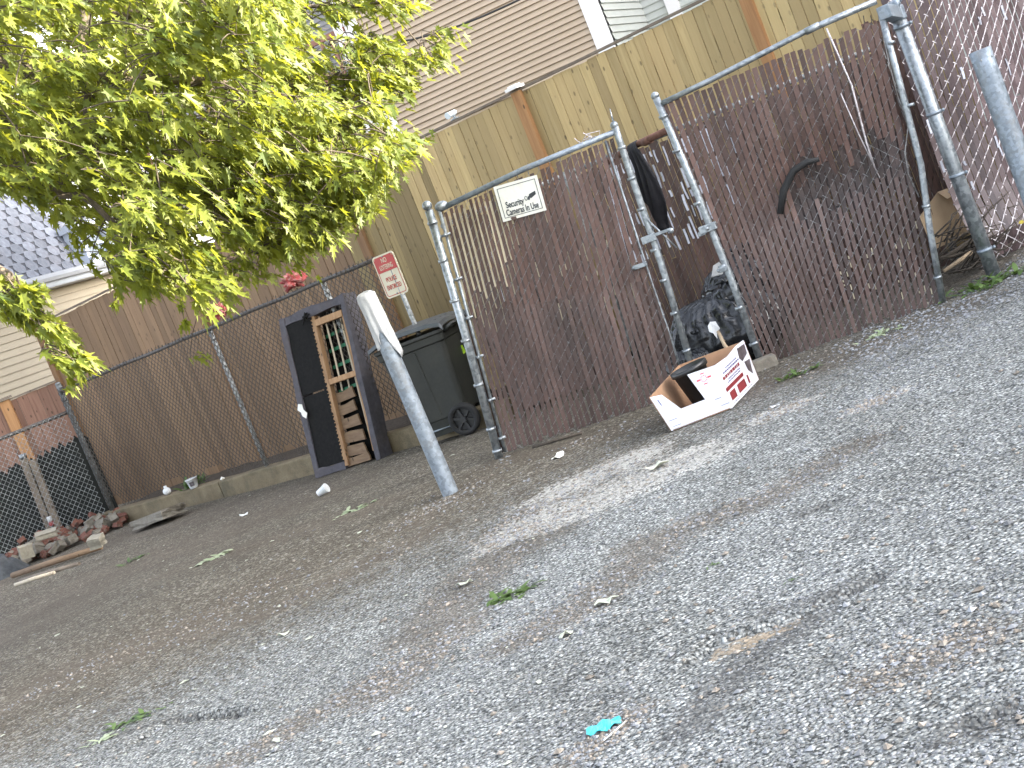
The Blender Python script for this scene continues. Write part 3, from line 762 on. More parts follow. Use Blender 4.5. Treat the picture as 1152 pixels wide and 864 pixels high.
# ================================================================== CHAIN-LINK GATES
G0, G1 = gnd(562, 515), gnd(1060, 340)
def gp(x, y): return pln(x, y, G0, G1)
GN = V((G1.y - G0.y, -(G1.x - G0.x), 0)).normalized()
if GN.y > 0: GN = -GN
UP = V((0, 0, 1))

def gate_left():
    t = thing('chain_link_gate', 'left chain-link gate leaf with brown privacy slats and a white notice near its top', 'gate', G0)
    bl, br, tr, tl = gp(565, 512), gp(776, 443), gp(692, 151), gp(492, 238)
    P = Panel(bl, br, tr, tl, lambda x, z: .03 * math.sin(x * 2.2) * math.sin(z * 1.7) + .012 * nz((x * 1.5, z * 1.5, 2)))
    W, H = P.W, P.H
    seam = lambda x: H * (.57 - .12 * x / W)
    p = .0405; n = int(W / p); rr = random.Random(5)
    m = MB()
    for k in range(n):
        xc = (k + .5) * p; f = xc / W
        if rr.random() < .012: continue
        z1 = H - .012 - (abs(rr.gauss(0, .006)) if rr.random() < .88 else rr.uniform(.02, .08)); z0 = seam(xc) - rr.uniform(.02, .10)
        w = .022 if f < .36 else .0305
        slat(m, P, xc + rr.uniform(-.003, .003), w, z0, z1, rr.uniform(-.001, .001), 0, .0025)
        if rr.random() < .10:
            slat(m, P, xc, w * .9, z0 + .1, z1 - rr.uniform(.1, .4), -.004, 1)
    for k in range(n):
        xc = (k + .5) * p
        if rr.random() < .01: continue
        z0 = .005 + abs(rr.gauss(0, .015)); z1 = seam(xc) + rr.uniform(-.02, .02)
        slat(m, P, xc + rr.uniform(-.003, .003), .0285, z0, z1, rr.uniform(-.0015, .0015) + .002, 2, .003)
    # cream strips painted in for the lit gaps at the upper left
    for k in range(1, int(n * .42)):
        xc = k * p; f = xc / W
        z1 = H - .05 - rr.uniform(0, .04); z0 = H * (.70 - .14 * max(0, .2 - f) / .2 + rr.uniform(-.08, .06)) 
        if f > .34: z0 = H * .84
        slat(m, P, xc + rr.uniform(-.003, .003), rr.uniform(.008, .016), z0, z1, .003, 3, .002)
        if rr.random() < .55: slat(m, P, xc, .007, z0 - rr.uniform(.1, .3), z0 - .02, -.007, 3, .002)
    for k in range(26):  # pale chips further down
        xc = rr.randint(2, n - 2) * p; z = rr.uniform(.45, .95) * H
        slat(m, P, xc, .006, z - rr.uniform(.03, .15), z, -.004, 3, .001)
    m.build('privacy_slats', ['slat', 'slat_pale', 'slat_low', 'slat_cream'], t)
    m = MB(); chain(m, P, p, .0018, .0055, True, 0.0, .06); m.build('wire_mesh', 'wire', t)
    # frame pipes
    m = MB(); m.tube([gp(563, 514) + GN * .03, gp(524, 372) + GN * .03, gp(484, 236) + GN * .03], .030, 14); m.ball(gp(482, 231) + GN * .03, .036, 0, 12, 7, (1, 1, 1.0))
    ax = gp(484, 236) - gp(563, 514)
    for f in (.03, .12, .30, .48, .64, .80, .95): ring_band(m, gp(563, 514).lerp(gp(484, 236), f) + GN * .03, ax, .037, .022)
    m.build('hinge_pipe', 'galvanized', t, True)
    m = MB()
    a, b_ = gp(569, 508), gp(495, 236)
    m.tube([a + GN * .012, a.lerp(b_, .5) + GN * .012, b_ + GN * .012], .011, 8)
    for f in (.06, .22, .40, .56, .72, .9):
        c = a.lerp(b_, f) + GN * .02; m.box(c, (.07, .02, .018), (P.x, P.n, UP)); m.ball(c + GN * .02, .014, 0, 8, 5)
    m.ball(b_ + V((.02, 0, .02)), .045, 0, 12, 7, (1.1, 1, .8))
    m.build('tension_bar', 'galvanized', t, True)
    m = MB(); m.tube([gp(494, 236), gp(590, 190) + GN * .004, gp(693, 148)], .020, 12); m.build('top_rail', 'galvanized_dull', t, True)
    m = MB(); m.tube([gp(783, 428), gp(745, 300), gp(697, 158), gp(692, 143)], .0235, 14); m.ball(gp(691, 141), .028, 0, 10, 6); m.tube([gp(691, 141), gp(686, 122)], [.01, .002], 6)
    ax = gp(692, 143) - gp(783, 428)
    for f in (.12, .27, .40, .52, .68, .80, .92): ring_band(m, gp(783, 428).lerp(gp(692, 143), f), ax, .030, .02)
    m.build('latch_pipe', 'galvanized', t, True)
    m = MB()
    a, b_ = gp(770, 428), gp(681, 158)
    m.tube([a, gp(752, 372), gp(728, 300), b_], .008, 7)
    m.build('latch_tension_bar', 'galvanized', t, True)
    m = MB(); c = gp(731, 268) + GN * .03
    m.box(c, (.10, .045, .05), (P.x, P.n, UP)); m.box(c + P.x * .10 + UP * .01, (.12, .018, .022), (P.x, P.n, UP)); m.ball(c + P.x * .16, .02, 0, 8, 5); m.build('latch', 'galvanized', t, bevel=.004)
    m = MB(); c = gp(722, 298) + GN * .03; m.box(c, (.09, .04, .03), (P.x, P.n, UP)); m.ball(c - P.x * .05, .018, 0, 8, 5)
    m.build('latch', 'galvanized', t, bevel=.004)
    m = MB(); m.tube([gp(727, 245) + GN * .02, gp(745, 262) + GN * .02, gp(762, 278) + GN * .03], .006, 6); m.build('latch_rod', 'galvanized', t, True)
    m = MB()  # crumpled snapped wire on the rail
    c = gp(668, 160)
    for i in range(9):
        q = c + P.x * rr.uniform(-.06, .06); m.tube([q, q + V((rr.uniform(-.04, .04), 0, rr.uniform(.02, .06))), q + V((rr.uniform(-.07, .07), 0, rr.uniform(.0, .09)))], .0028, 4)
    m.build('snapped_wire', 'wire_pale', t)
    return P
PL = gate_left()

def gate_right():
    t = thing('chain_link_gate', 'right chain-link gate leaf with scorched dented brown slats and a black rubber mark', 'gate', gp(960, 375))
    bl, br, tr, tl = gp(861, 416), gp(1061, 344), gp(989, 16), gp(743, 117)
    def warp(x, z):
        d = math.hypot((x - .80) / .42, (z - 1.02) / .32)
        return -.10 * math.exp(-d * d) + .02 * nz((x * 1.3, z * 1.3, 8)) + .03 * sstep(1.0, 1.3, x) * nz((z * 2, 1, 1))
    P = Panel(bl, br, tr, tl, warp); W, H = P.W, P.H
    cen = P.inv(958, 205); p = .0405; n = int(W / p); rr = random.Random(12)
    m = MB()
    for k in range(n):
        xc = (k + .5) * p
        cut = cen[1] + .16 * nz((xc * 3, 0, 0)) - .10
        burn = abs(xc - cen[0]) < .40
        top = H - .008 - abs(rr.gauss(0, .006))
        if xc > W - .45: top = H - rr.uniform(.01, .05)
        if burn:
            zc = cut + rr.uniform(-.06, .06)
            slat(m, P, xc, .031, zc + rr.uniform(.16, .34), top, 0, 0, .003)
            slat(m, P, xc + rr.uniform(-.006, .006), .033, zc - rr.uniform(0, .06), zc + rr.uniform(.25, .40), -.006, 1, .006)
            slat(m, P, xc + rr.uniform(-.012, .012), .030, zc - .1, zc + rr.uniform(.1, .25), -.018, 1, .008)
            slat(m, P, xc, .027, .01 + abs(rr.gauss(0, .02)), zc - rr.uniform(-.03, .05), 0, 2, .003)
        else:
            br_ = rr.uniform(.42, .6) * H
            slat(m, P, xc, .0305, br_ - .05, top, 0, 0, .002)
            slat(m, P, xc, .0295, .01 + abs(rr.gauss(0, .02)), br_ + rr.uniform(-.01, .03), .002, 2, .003)
            if xc > W - .42 and rr.random() < .8: slat(m, P, xc + p * .5, .02, .2, H - .2, -.008, 1, .004)
    for k in range(30):
        xc = rr.randint(int(n * .55), n - 1) * p; z = rr.uniform(.05, .6)
        slat(m, P, xc, .008, z - rr.uniform(.01, .05), z, -.003, 3, .001)
    m.build('privacy_slats', ['slat', 'slat_charred', 'slat_low', 'slat_cream'], t)
    m = MB(); chain(m, P, p, .0019, .0055, True, 0.0, .0); m.build('wire_mesh', 'wire', t)
    m = MB(); m.tube([gp(855, 404), gp(822, 312), gp(780, 207), gp(738, 110)], .0245, 14); m.ball(gp(737, 108), .029, 0, 10, 6)
    ax = gp(738, 110) - gp(855, 404)
    for f in (.06, .20, .36, .60, .80, .93): ring_band(m, gp(855, 404).lerp(gp(738, 110), f), ax, .032, .022)
    m.build('latch_pipe', 'galvanized', t, True)
    m = MB(); c = gp(797, 256) + GN * .01; m.box(c, (.12, .075, .05), (P.x, P.n, UP)); m.box(c - P.x * .05 + UP * -.02, (.05, .06, .03), (P.x, P.n, UP)); m.ball(c + GN * .045, .014, 0, 8, 5); m.build('latch', 'galvanized', t, bevel=.004)
    m = MB(); c = gp(820, 300) + GN * .01; m.box(c - P.x * .035, (.06, .05, .035), (P.x, P.n, UP)); m.ball(c - P.x * .07, .016, 0, 8, 5)
    m.build('latch', 'galvanized', t, bevel=.004)
    m = MB(); m.tube([gp(741, 118), gp(800, 90), gp(905, 36), gp(916, 31), gp(986, 1)], [.019, .019, .019, .021, .021], 12); m.tube([gp(906, 36), gp(922, 28)], .0235, 12); m.build('top_rail', 'galvanized', t, True)
    m = MB(); m.tube([gp(1061, 340), gp(1046, 258), gp(1036, 185), gp(1014, 100), gp(992, 18)], .0215, 14)
    for q in ((1055, 312), (1042, 232), (1024, 118), (1002, 48)): ring_band(m, gp(*q), gp(992, 18) - gp(1061, 340), .027, .018)
    m.build('hinge_pipe', 'galvanized', t, True)
    m = MB()
    pts = [(992, 32), (1000, 70), (1010, 108), (1022, 140), (1018, 172), (1022, 196), (1034, 222)]
    m.tube([gp(*q) + GN * (.01 * math.sin(i * 2)) for i, q in enumerate(pts)], .005, 6); m.build('loose_edge_wire', 'wire', t, True)
    m = MB(); m.tube([gp(930, 32) + GN * .02, gp(958, 95) + GN * .02, gp(975, 160) + GN * .03, gp(984, 188) + GN * .02], .006, 6)
    m.tube([gp(946, 105) + GN * .02, gp(966, 150) + GN * .02, gp(990, 200) + GN * .02], .004, 6); m.build('hanging_wire', 'wire_pale', t, True)
    # black rubber mark (a strip of old hose caught in the mesh)
    m = MB(); m.tube([gp(878, 240) + GN * .02, gp(882, 214) + GN * .02, gp(893, 192) + GN * .02, gp(908, 182) + GN * .02, gp(922, 179) + GN * .02], [.022, .026, .024, .022, .015], 8)
    m.build('rubber_strip', 'rubber', t, True)
    return P
PR = gate_right()

def hinge_post():
    b0 = gnd(1119, 311); t0 = pln(1006, 8, b0, b0 + V((1, -.3, 0)))
    t = thing('gate_post', 'thick galvanized gate post leaning at the right end of the gates', 'post', b0)
    m = MB(); m.tube([b0 - V((0, 0, .1)), b0.lerp(t0, .5), t0], .047, 18); m.ball(t0 + V((0, 0, .01)), .05, 0, 14, 8, (1, 1, .7)); m.build('pipe', 'galvanized', t, True)
    for f in (.10, .38, .61, .93):
        m = MB(); ring_band(m, b0.lerp(t0, f), t0 - b0, .053, .022); m.ball(b0.lerp(t0, f) + V((.055, -.03, 0)), .012, 0, 8, 5); m.build('band', 'galvanized_dull', t, True)
    m = MB(); c = b0.lerp(t0, .975); m.tube([c - V((0, 0, .045)), c + V((0, 0, .045))], .056, 14)
    a = gp(996, 14); m.box(c.lerp(a, .5), ((a - c).length + .06, .085, .085), ((a - c).normalized(), V((0, 0, 1)).cross((a - c).normalized()).normalized(), UP)); m.ball(c + V((0, -.06, .06)), .03, 0, 8, 5); m.ball(c + V((.04, -.03, .08)), .022, 0, 8, 5)
    m.build('hinge_clamp', 'galvanized_dull', t, bevel=.006)
    return b0, t0
HB, HT = hinge_post()

# ------------------------------------------------------------------ inner fence behind the gates
def slat_fence(label, a, b_, z0, z1, rail=True, slatm=('slat', 'slat_pale', 'slat_low'), pale=None, p=.0405, wirem='wire', warp=None, loc=None, wr=.0019, lean=0.0, width=.0365, posts=True, name='chain_link_fence', slant=0, wp=None):
    a, b_ = V(a), V(b_); t = thing(name, label, 'fence', loc or ((a + b_) / 2))
    nn = (b_ - a).normalized().cross(UP) * -lean
    P = Panel(a + UP * z0, b_ + UP * z0, b_ + UP * z1 + nn, a + UP * z1 + nn, warp); rr = random.Random(int(a.x * 100))
    m = MB(); n = int(P.W / p)
    for k in range(n):
        xc = (k + .5) * p
        if rr.random() < .004: continue
        zs = [0.01 + rr.uniform(0, .03), P.H * rr.uniform(.45, .6), P.H - .02 - rr.uniform(0, .03)]
        slat(m, P, xc, width, zs[0], zs[1], .001, 0, .003, slant); slat(m, P, xc + slant * (zs[1] - zs[0]), width, zs[1] + rr.uniform(-.03, .01), zs[2], 0, 2 if len(slatm) > 2 else 0, .003, slant)
        if pale:
            for (zl, zh) in pale(xc, P, rr): slat(m, P, xc + rr.uniform(-.008, .008), rr.uniform(.010, .020), zl, zh, .006, 1, .004)
    m.build('privacy_slats', list(slatm), t)
    m = MB(); chain(m, P, wp or p, wr, .0055, True, 0.0, .03); m.build('wire_mesh', wirem, t)
    if rail:
        m = MB(); m.tube([a + UP * z1 + nn, b_ + UP * z1 + nn], .02, 10); m.build('top_rail', 'pipe_weathered', t, True)
    if posts:
        for q in (a, b_):
            m = MB(); m.tube([q + UP * (z0 - .1) - P.n * .05, q + UP * (z1 + .03) - P.n * .05], .028, 10); m.build('post', 'pipe_weathered', t, True)
    return t, P
IA, IB, IC = V((-.05, 13.05, 0)), V((1.05, 12.25, 0)), V((3.35, 11.15, 0))
def pale_fn(x, P, rr):
    out = []
    if .25 < x < 1.35:
        z = P.H - .08
        while z > P.H * .52:
            l = rr.uniform(.03, .20); g = rr.uniform(.02, .08)
            if rr.random() < .75 - .5 * (P.H - z) / P.H: out.append((z - l, z))
            z -= l + g
    return out
slat_fence('inner slatted fence at the back of the enclosure seen through the gap between gates', IB, IC, 0.0, 1.70, pale=pale_fn)
slat_fence('short slatted fence closing the enclosure behind the left gate leaf', IA, IB - V((.06, -.03, 0)), 0.0, 1.70)
# side fence of lilac-brown slats to the right of the gate post
SA = V((HB.x + .02, HB.y + .42, .07)); SB = V((SA.x + 3.2, SA.y + .55, .10))
def side_warp(x, z): return .07 * math.sin(x * 3.1 + .5) * (.4 + z) + .12 * math.exp(-((z - .12) / .22) ** 2) + .03 * nz((x * 2, z * 2, 4))
def pale_side(x, P, rr):
    out = []
    if rr.random() < .25:
        for _ in range(2):
            z = rr.uniform(.1, P.H); out.append((z - rr.uniform(.02, .12), z))
    return out
slat_fence('bulging chain-link fence with faded lilac-brown slats to the right of the gate post', SA, SB, -.02, 1.95, rail=True, slatm=('slat_lilac', 'slat_pale', 'slat_lilac'), pale=pale_side, p=.046, wirem='wire_pale', warp=side_warp, wr=.0042, width=.040, wp=.046, posts=False)
# return fence inside, seen between the right gate and its post
slat_fence('dark slatted fence inside the enclosure behind the right gate hinge', V((3.12, 10.55, .05)), V((3.55, 10.95, .05)), .28, 1.85, rail=False, slatm=('slat', 'slat_pale', 'slat'), p=.05, wirem='wire_rusty', wr=.003, width=.046, posts=False)

# rusty pipe + garment
ra, rb = at(684, 181, 11.3), at(752, 146, 10.33)
m = MB(); m.tube([ra, ra.lerp(rb, .5) + V((0, 0, .01)), rb], .024, 10); m.tube([ra.lerp(rb, .62), ra.lerp(rb, .72)], .029, 10)
o = m.build('rusty_pipe', 'rust', None, True); tag(o, 'rusty brown pipe wedged across the gap between the two gate leaves', 'pipe')
def garment():
    d = (rb - ra).normalized(); c = ra.lerp(rb, .48); nrm = V((0, 0, 1)).cross(d).normalized()
    if nrm.y > 0: nrm = -nrm
    m = MB(); nu, nv = 22, 26; vs = []; dn = V((.05, 0, -1)).normalized()
    for j in range(nv + 1):
        v = j / nv
        for i in range(nu + 1):
            u = i / nu - .5
            wdt = .13 + .11 * math.sin(min(1, v * 1.25) * math.pi * .55) ; wdt *= (1 - .75 * sstep(.72, 1.0, v))
            fold = .030 * math.sin(u * 19 + v * 2.5) * (.4 + v) + .014 * math.sin(u * 41 + 1)
            if v < .08: 
                a = (v / .08) * math.pi * .5; pt = c + d * (u * wdt) + nrm * (.032 * math.sin(a) + fold * .3) + UP * (.030 * math.cos(a))
            else:
                L = (v - .08) * .60
                pt = c + d * (u * wdt + .05 * v + .03 * math.sin(v * 5)) + nrm * (.034 + fold) + UP * (-L + .05 * nz((u * 3, v * 2, 1)) - .10 * v * u * 2)
            vs.append(pt)
    fs = []
    for j in range(nv):
        for i in range(nu): a = j * (nu + 1) + i; fs.append((a, a + 1, a + nu + 2, a + nu + 1))
    m.add(vs, fs); o = m.build('garment', 'garment', None, True)
    md = o.modifiers.new('thick', 'SOLIDIFY'); md.thickness = .008
    tag(o, 'black garment draped over the rusty pipe between the gates', 'garment')
garment()

# ================================================================== SIGNS
def rounded(w, h, r, k=6):
    pts = []
    for cx, cy, a0 in ((w / 2 - r, h / 2 - r, 0), (-w / 2 + r, h / 2 - r, 90), (-w / 2 + r, -h / 2 + r, 180), (w / 2 - r, -h / 2 + r, 270)):
        for i in range(k + 1):
            a = math.radians(a0 + 90 * i / k); pts.append((cx + r * math.cos(a), cy + r * math.sin(a)))
    return pts
def mplate(mb, M, pts, z0, z1, mi=0):
    k = len(pts); a = [M @ V((x, y, z1)) for x, y in pts] + [M @ V((x, y, z0)) for x, y in pts]
    mb.add(a, [tuple(range(k)), tuple(range(2 * k - 1, k - 1, -1))] + [(i, k + i, k + (i + 1) % k, (i + 1) % k) for i in range(k)], mi)
def mring(mb, M, po, pi, z0, z1, mi=0):
    k = len(po); a = [M @ V((x, y, z)) for z in (z1, z0) for ps in (po, pi) for x, y in ps]
    fs = []
    for i in range(k):
        j = (i + 1) % k; fs += [(i, j, k + j, k + i), (2 * k + j, 2 * k + i, 3 * k + i, 3 * k + j), (j, i, 2 * k + i, 2 * k + j), (k + i, k + j, 3 * k + j, 3 * k + i)]
    mb.add(a, fs, mi)

def no_loitering():
    A, B = kpt(0, -.02, 0), kpt(1, -.02, 0)
    q = [pln(x, y, A, B) for x, y in ((417.5, 291), (440.5, 281.5), (460.5, 327.5), (436.5, 337))]
    M, w, h = frame_from(*q)
    base = M.translation.copy(); base.z = 0
    t = thing('street_sign', 'red and cream no loitering sign on a thin metal post before the fence', 'sign', base)
    m = MB(); mplate(m, M, rounded(w, h, .035), -.004, 0); m.build('plate', 'sign_cream', t)
    m = MB(); wi, hi = w - .03, h - .03
    mring(m, M, rounded(wi, hi, .028), rounded(wi - .012, hi - .012, .024), .0005, .0018)
    m.build('border', 'sign_red', t)
    m = MB(); top = [(wi / 2 - .004, hi * .11), (wi / 2 - .004, hi / 2 - .03), (wi / 2 - .03, hi / 2 - .004), (-wi / 2 + .03, hi / 2 - .004), (-wi / 2 + .004, hi / 2 - .03), (-wi / 2 + .004, hi * .11)]
    mplate(m, M, top, .0021, .0030); m.build('red_panel', 'sign_red', t)
    lh = h * .115
    for txt, yy, mat_, sc in (('NO', .36, 'sign_cream', .8), ('LOITERING', .205, 'sign_cream', .60), ('POLICE', -.09, 'sign_red', .74), ('ENFORCED', -.27, 'sign_red', .64)):
        text_mesh(txt, lh * 1.34, mat_, t, M @ Matrix.Translation((0, yy * h, .0034 if yy > .1 else .002)), 'lettering', sc, .0004)
    m = MB(); b0 = M @ V((w * .12, -h * .40, -.02)); m.tube([V((b0.x, b0.y, 0)), b0 + UP * h * .8], .022, 10); m.build('post', 'pipe_weathered', t, True)
    for yy in (-.44, .45):
        m = MB(); m.ball(M @ V((0, h * yy, .003)), .008, 0, 8, 5); m.build('bolt', 'galvanized', t, True)
no_loitering()

def security_sign():
    A, B = G0 + GN * .035, G1 + GN * .035
    q = [pln(x, y, A, B) for x, y in ((555, 211), (604, 196), (614.5, 237), (566, 249.5))]
    M, w, h = frame_from(*q)
    t = thing('security_sign', 'white rectangular security camera notice wired to the left gate leaf', 'sign', M.translation)
    m = MB(); mplate(m, M, [(w / 2, h / 2), (-w / 2, h / 2), (-w / 2, -h / 2), (w / 2, -h / 2)], -.004, 0); m.build('plate', 'sign_white', t)
    m = MB(); a, b_ = w / 2 - .02, h / 2 - .02; mring(m, M, [(a, b_), (-a, b_), (-a, -b_), (a, -b_)], [(a - .004, b_ - .004), (-a + .004, b_ - .004), (-a + .004, -b_ + .004), (a - .004, -b_ + .004)], .0005, .0015); m.build('border', 'ink', t)
    text_mesh('Security', h * .245, 'ink', t, M @ Matrix.Translation((-w * .135, -h * .085, .001)), 'lettering', .66, .0013)
    text_mesh('Cameras In Use', h * .245, 'ink', t, M @ Matrix.Translation((-w * .005, -h * .295, .001)), 'lettering', .60, .0013)
    m = MB()  # camera pictogram
    def PP(pts): mplate(m, M, [(w * x, h * y) for x, y in pts], .0006, .0016)
    PP([(.375, .10), (.225, .05), (.20, -.03), (.25, -.07), (.37, .00)]); PP([(.19, .02), (.165, -.09), (.20, -.11), (.225, -.06)])
    ring_o = [(w * (.135 + .035 * math.cos(i * .524)), h * (-.035 + .065 * math.sin(i * .524))) for i in range(12)]; ring_i = [(w * (.135 + .024 * math.cos(i * .524)), h * (-.035 + .045 * math.sin(i * .524))) for i in range(12)]
    mring(m, M, ring_o, ring_i, .0006, .0016); m.build('camera_symbol', 'ink', t)
    m = MB(); mplate(m, M, [(-w * .19, -h * .43), (-w * .31, -h * .43), (-w * .30, -h * .51), (-w * .18, -h * .52)], .0006, .0016); m.build('torn_patch', 'slat_low', t)
security_sign()

# ================================================================== BOLLARDS
def bollard(label, b0, t0, r):
    t = thing('bollard', label, 'bollard', b0)
    m = MB(); n = 10; ax = (t0 - b0).normalized()
    m.tube([b0 - ax * .08] + [b0.lerp(t0, i / n) for i in range(n + 1)] , r, 28); m.build('pipe', 'galvanized_dull', t, True)
    m = MB(); pts_o = []; x = ax.cross(V((0, 1, 0))).normalized(); y = ax.cross(x)
    for i in range(6):
        a = i * 1.05; m = MB(); m.ball(t0 - ax * .06 + (x * math.cos(a) + y * math.sin(a)) * r, .006, 0, 6, 4); m.build('rivet', 'pipe_weathered', t, True)
    return t
bb, bt = gnd(507, 555), at(413, 336, 10.08)
bollard('leaning galvanized steel bollard with a white cloth over its top', bb, bt, .056)
rb0 = V((at(1101, 56, 9.0).x + .0, 9.0, 0)); rt0 = at(1102, 56, 9.0)
bollard('bare upright galvanized bollard at the right edge beside the gate post', V((rt0.x, 9.0, 0.03)), rt0, .066)

def white_cloth():
    ax = (bt - bb).normalized(); x = ax.cross(V((0, 1, 0))).normalized(); y = ax.cross(x)
    if x.x < 0: x = -x
    m = MB(); n = 48; rows = []
    nv = 16
    c0 = bt + ax * .025
    for j in range(nv + 1):
        v = j / nv; row = []
        for i in range(n):
            a = 2 * math.pi * i / n; ca = math.cos(a)
            if v < .25:
                rr_ = .061 * math.sin(v / .25 * math.pi / 2); z = .02 * math.cos(v / .25 * math.pi / 2) + .012 * nz((ca * 2, math.sin(a) * 2, v * 6))
            else:
                L = (.24 + .20 * max(0, math.cos(a - .25)) ** 1.5 + .10 * max(0, math.cos(a - 2.9)) + .03 * math.sin(3 * a))
                f = (v - .25) / .75; z = -L * f
                rr_ = .062 + .007 * math.sin(a * 9 + f * 2) * (.25 + f) + .006 * nz((a * 2, f * 4, 0)) + .012 * f * max(0, ca)
            row.append(c0 + x * (rr_ * ca) + y * (rr_ * math.sin(a)) + ax * z)
        rows.append(row)
    vs = [p for r in rows for p in r]; fs = []
    for j in range(nv):
        for i in range(n): i2 = (i + 1) % n; fs.append((j * n + i, j * n + i2, (j + 1) * n + i2, (j + 1) * n + i))
    m.add(vs, fs); o = m.build('white_cloth', 'white_cloth', None, True); md = o.modifiers.new('thick', 'SOLIDIFY'); md.thickness = .005
    tag(o, 'white cloth draped over the top of the leaning bollard', 'cloth')
white_cloth()

# ================================================================== BOX SPRING
def box_spring():
    bl, br = gnd(355, 539), gnd(429, 517)
    back = KN.copy()
    hgt = 1.57; lean = .26
    BL, BR = bl.copy(), br.copy(); BL.z = BR.z = -.075
    xd = (BR - BL).normalized(); w = (BR - BL).length
    upv = (UP * hgt + back * lean).normalized(); H = math.hypot(hgt, lean); nn = xd.cross(upv).normalized()
    if nn.y > 0: nn = -nn
    upv = (upv + xd * .05).normalized()
    def q(a, b_, o=0.0):
        if .455 < a < .83: a = .455 + (a - .455) * 1.38
        return BL + xd * (a * w) + upv * (b_ * H) + nn * o
    t = thing('box_spring', 'torn purple-grey box spring stood on end with its wooden slats exposed', 'box spring', BL.lerp(BR, .5))
    th = .17; ax = (xd, nn, upv)
    def bar(mb, a0, a1, b0, b1, o0, o1, jit=0):
        P0_, P1_ = q(a0, (b0 + b1) / 2, (o0 + o1) / 2), q(a1, (b0 + b1) / 2, (o0 + o1) / 2)
        mb.box(P0_.lerp(P1_, .5), ((P1_ - P0_).dot(xd), abs(o1 - o0), (b1 - b0) * H), ax)
    m = MB()
    bar(m, 0, .075, 0, 1, -th, 0); bar(m, .935, 1.0, .0, 1, -th, .005); bar(m, .075, .935, .945, 1, -th, 0); bar(m, .075, .47, 0, .05, -th, 0)
    o = m.build('fabric_border', 'purple_fabric', t)
    md = o.modifiers.new('sub', 'SUBSURF'); md.subdivision_type = 'SIMPLE'; md.levels = md.render_levels = 3
    tx = bpy.data.textures.new('lumps', 'CLOUDS'); tx.noise_scale = .22
    dm = o.modifiers.new('lumps', 'DISPLACE'); dm.texture = tx; dm.strength = .05; dm.mid_level = .5; dm.texture_coords = 'LOCAL'
    o.modifiers.new('bv', 'BEVEL').width = .012
    m = MB(); bar(m, .075, .44, .05, .495, -.03, -.012); bar(m, .075, .44, .505, .945, -.03, -.010); m.build('dust_cover', 'black_cloth', t)
    m = MB(); bar(m, .44, .82, .02, .95, -th - .01, -th + .01); m.build('back_cover', 'black_cloth', t)
    m = MB(); bar(m, .455, .50, .02, .945, -.06, -.004); bar(m, .50, .79, .875, .915, -.055, -.006); bar(m, .50, .80, .515, .548, -.055, -.004); bar(m, .775, .80, .06, .875, -.06, -.012)
    m.build('timber_frame', 'frame_wood', t, bevel=.004)
    for i, a in enumerate((.555, .635, .712)):
        m = MB(); b0 = .46 if i < 2 else .14
        if i < 2:
            m.tube([q(a, b0, -.085), q(a + .004, .7, -.08), q(a - .006, .875, -.085)], .011, 4)
        else: m.tube([q(a + .02, b0, -.085), q(a + .01, .5, -.08), q(a - .006, .875, -.085)], .011, 4)
        m.build('slat', 'slat_wood', t)
    for b_ in (.80, .71, .61, .46, .30, .19):
        m = MB(); s = .5 if b_ > .4 else .70
        m.hexa([q(s, b_ - .008, -.104), q(.785, b_ + .006, -.104), q(.785, b_ + .006, -.112), q(s, b_ - .008, -.112)], [q(s, b_ + .012, -.104), q(.785, b_ + .026, -.104), q(.785, b_ + .026, -.112), q(s, b_ + .012, -.112)]); m.build('strap', 'green_strap', t)
    rr = random.Random(8)
    for i, (b_, a0, a1) in enumerate(((.425, .50, .70), (.345, .50, .685), (.265, .505, .70), (.18, .50, .71), (.10, .50, .70), (.035, .475, .72))):
        m = MB(); h = rr.uniform(.062, .072) if i < 5 else .05; tl_ = rr.uniform(-.008, .012)
        o0 = -.05 + i * .004
        pts = [q(a0, b_ - h / 2 * .9), q(a1, b_ - h / 2 + tl_), q(a1 + rr.uniform(-.02, .03), b_ + tl_), q(a1 - rr.uniform(0, .02), b_ + h / 2 + tl_), q(a0 + .08, b_ + h / 2 + rr.uniform(-.004, .004)), q(a0, b_ + h / 2)]
        m.poly([p + nn * o0 for p in pts], nn, .018); m.build('broken_board', 'broken_wood', t)
    m = MB(); rr2 = random.Random(6)  # ragged edge of torn cloth along the opening
    for i in range(40):
        b_ = .04 + i * .0225; m.poly([q(.425, b_, -.004), q(.455 + rr2.uniform(0, .02), b_ + .006, -.002), q(.458 + rr2.uniform(0, .02), b_ + .02, -.002), q(.425, b_ + .026, -.004)], nn, .006)
    m.build('torn_edge', 'black_cloth', t)
    m = MB(); c = q(.43, .945, .01)
    for i in range(7): m.tube([c, c + xd * rr2.uniform(-.05, .08) + upv * rr2.uniform(-.03, .05) + nn * .02, c + xd * rr2.uniform(-.1, .1) + upv * rr2.uniform(-.06, .05) + nn * .01], .008, 5)
    m.build('cloth_scrap', 'black_cloth', t)
    # paper scrap on its left edge
    m = MB(); c = q(.045, .42, .02)
    m.poly([c + xd * a + upv * b_ for a, b_ in ((-.05, .02), (-.02, .075), (.03, .06), (.035, .005), (.075, -.035), (.045, -.085), (.0, -.05), (-.01, -.01))], nn + xd * .3, .004)
    o = m.build('paper_scrap', 'paper'); tag(o, 'torn cream paper scrap stuck on the left edge of the box spring', 'paper')
box_spring()

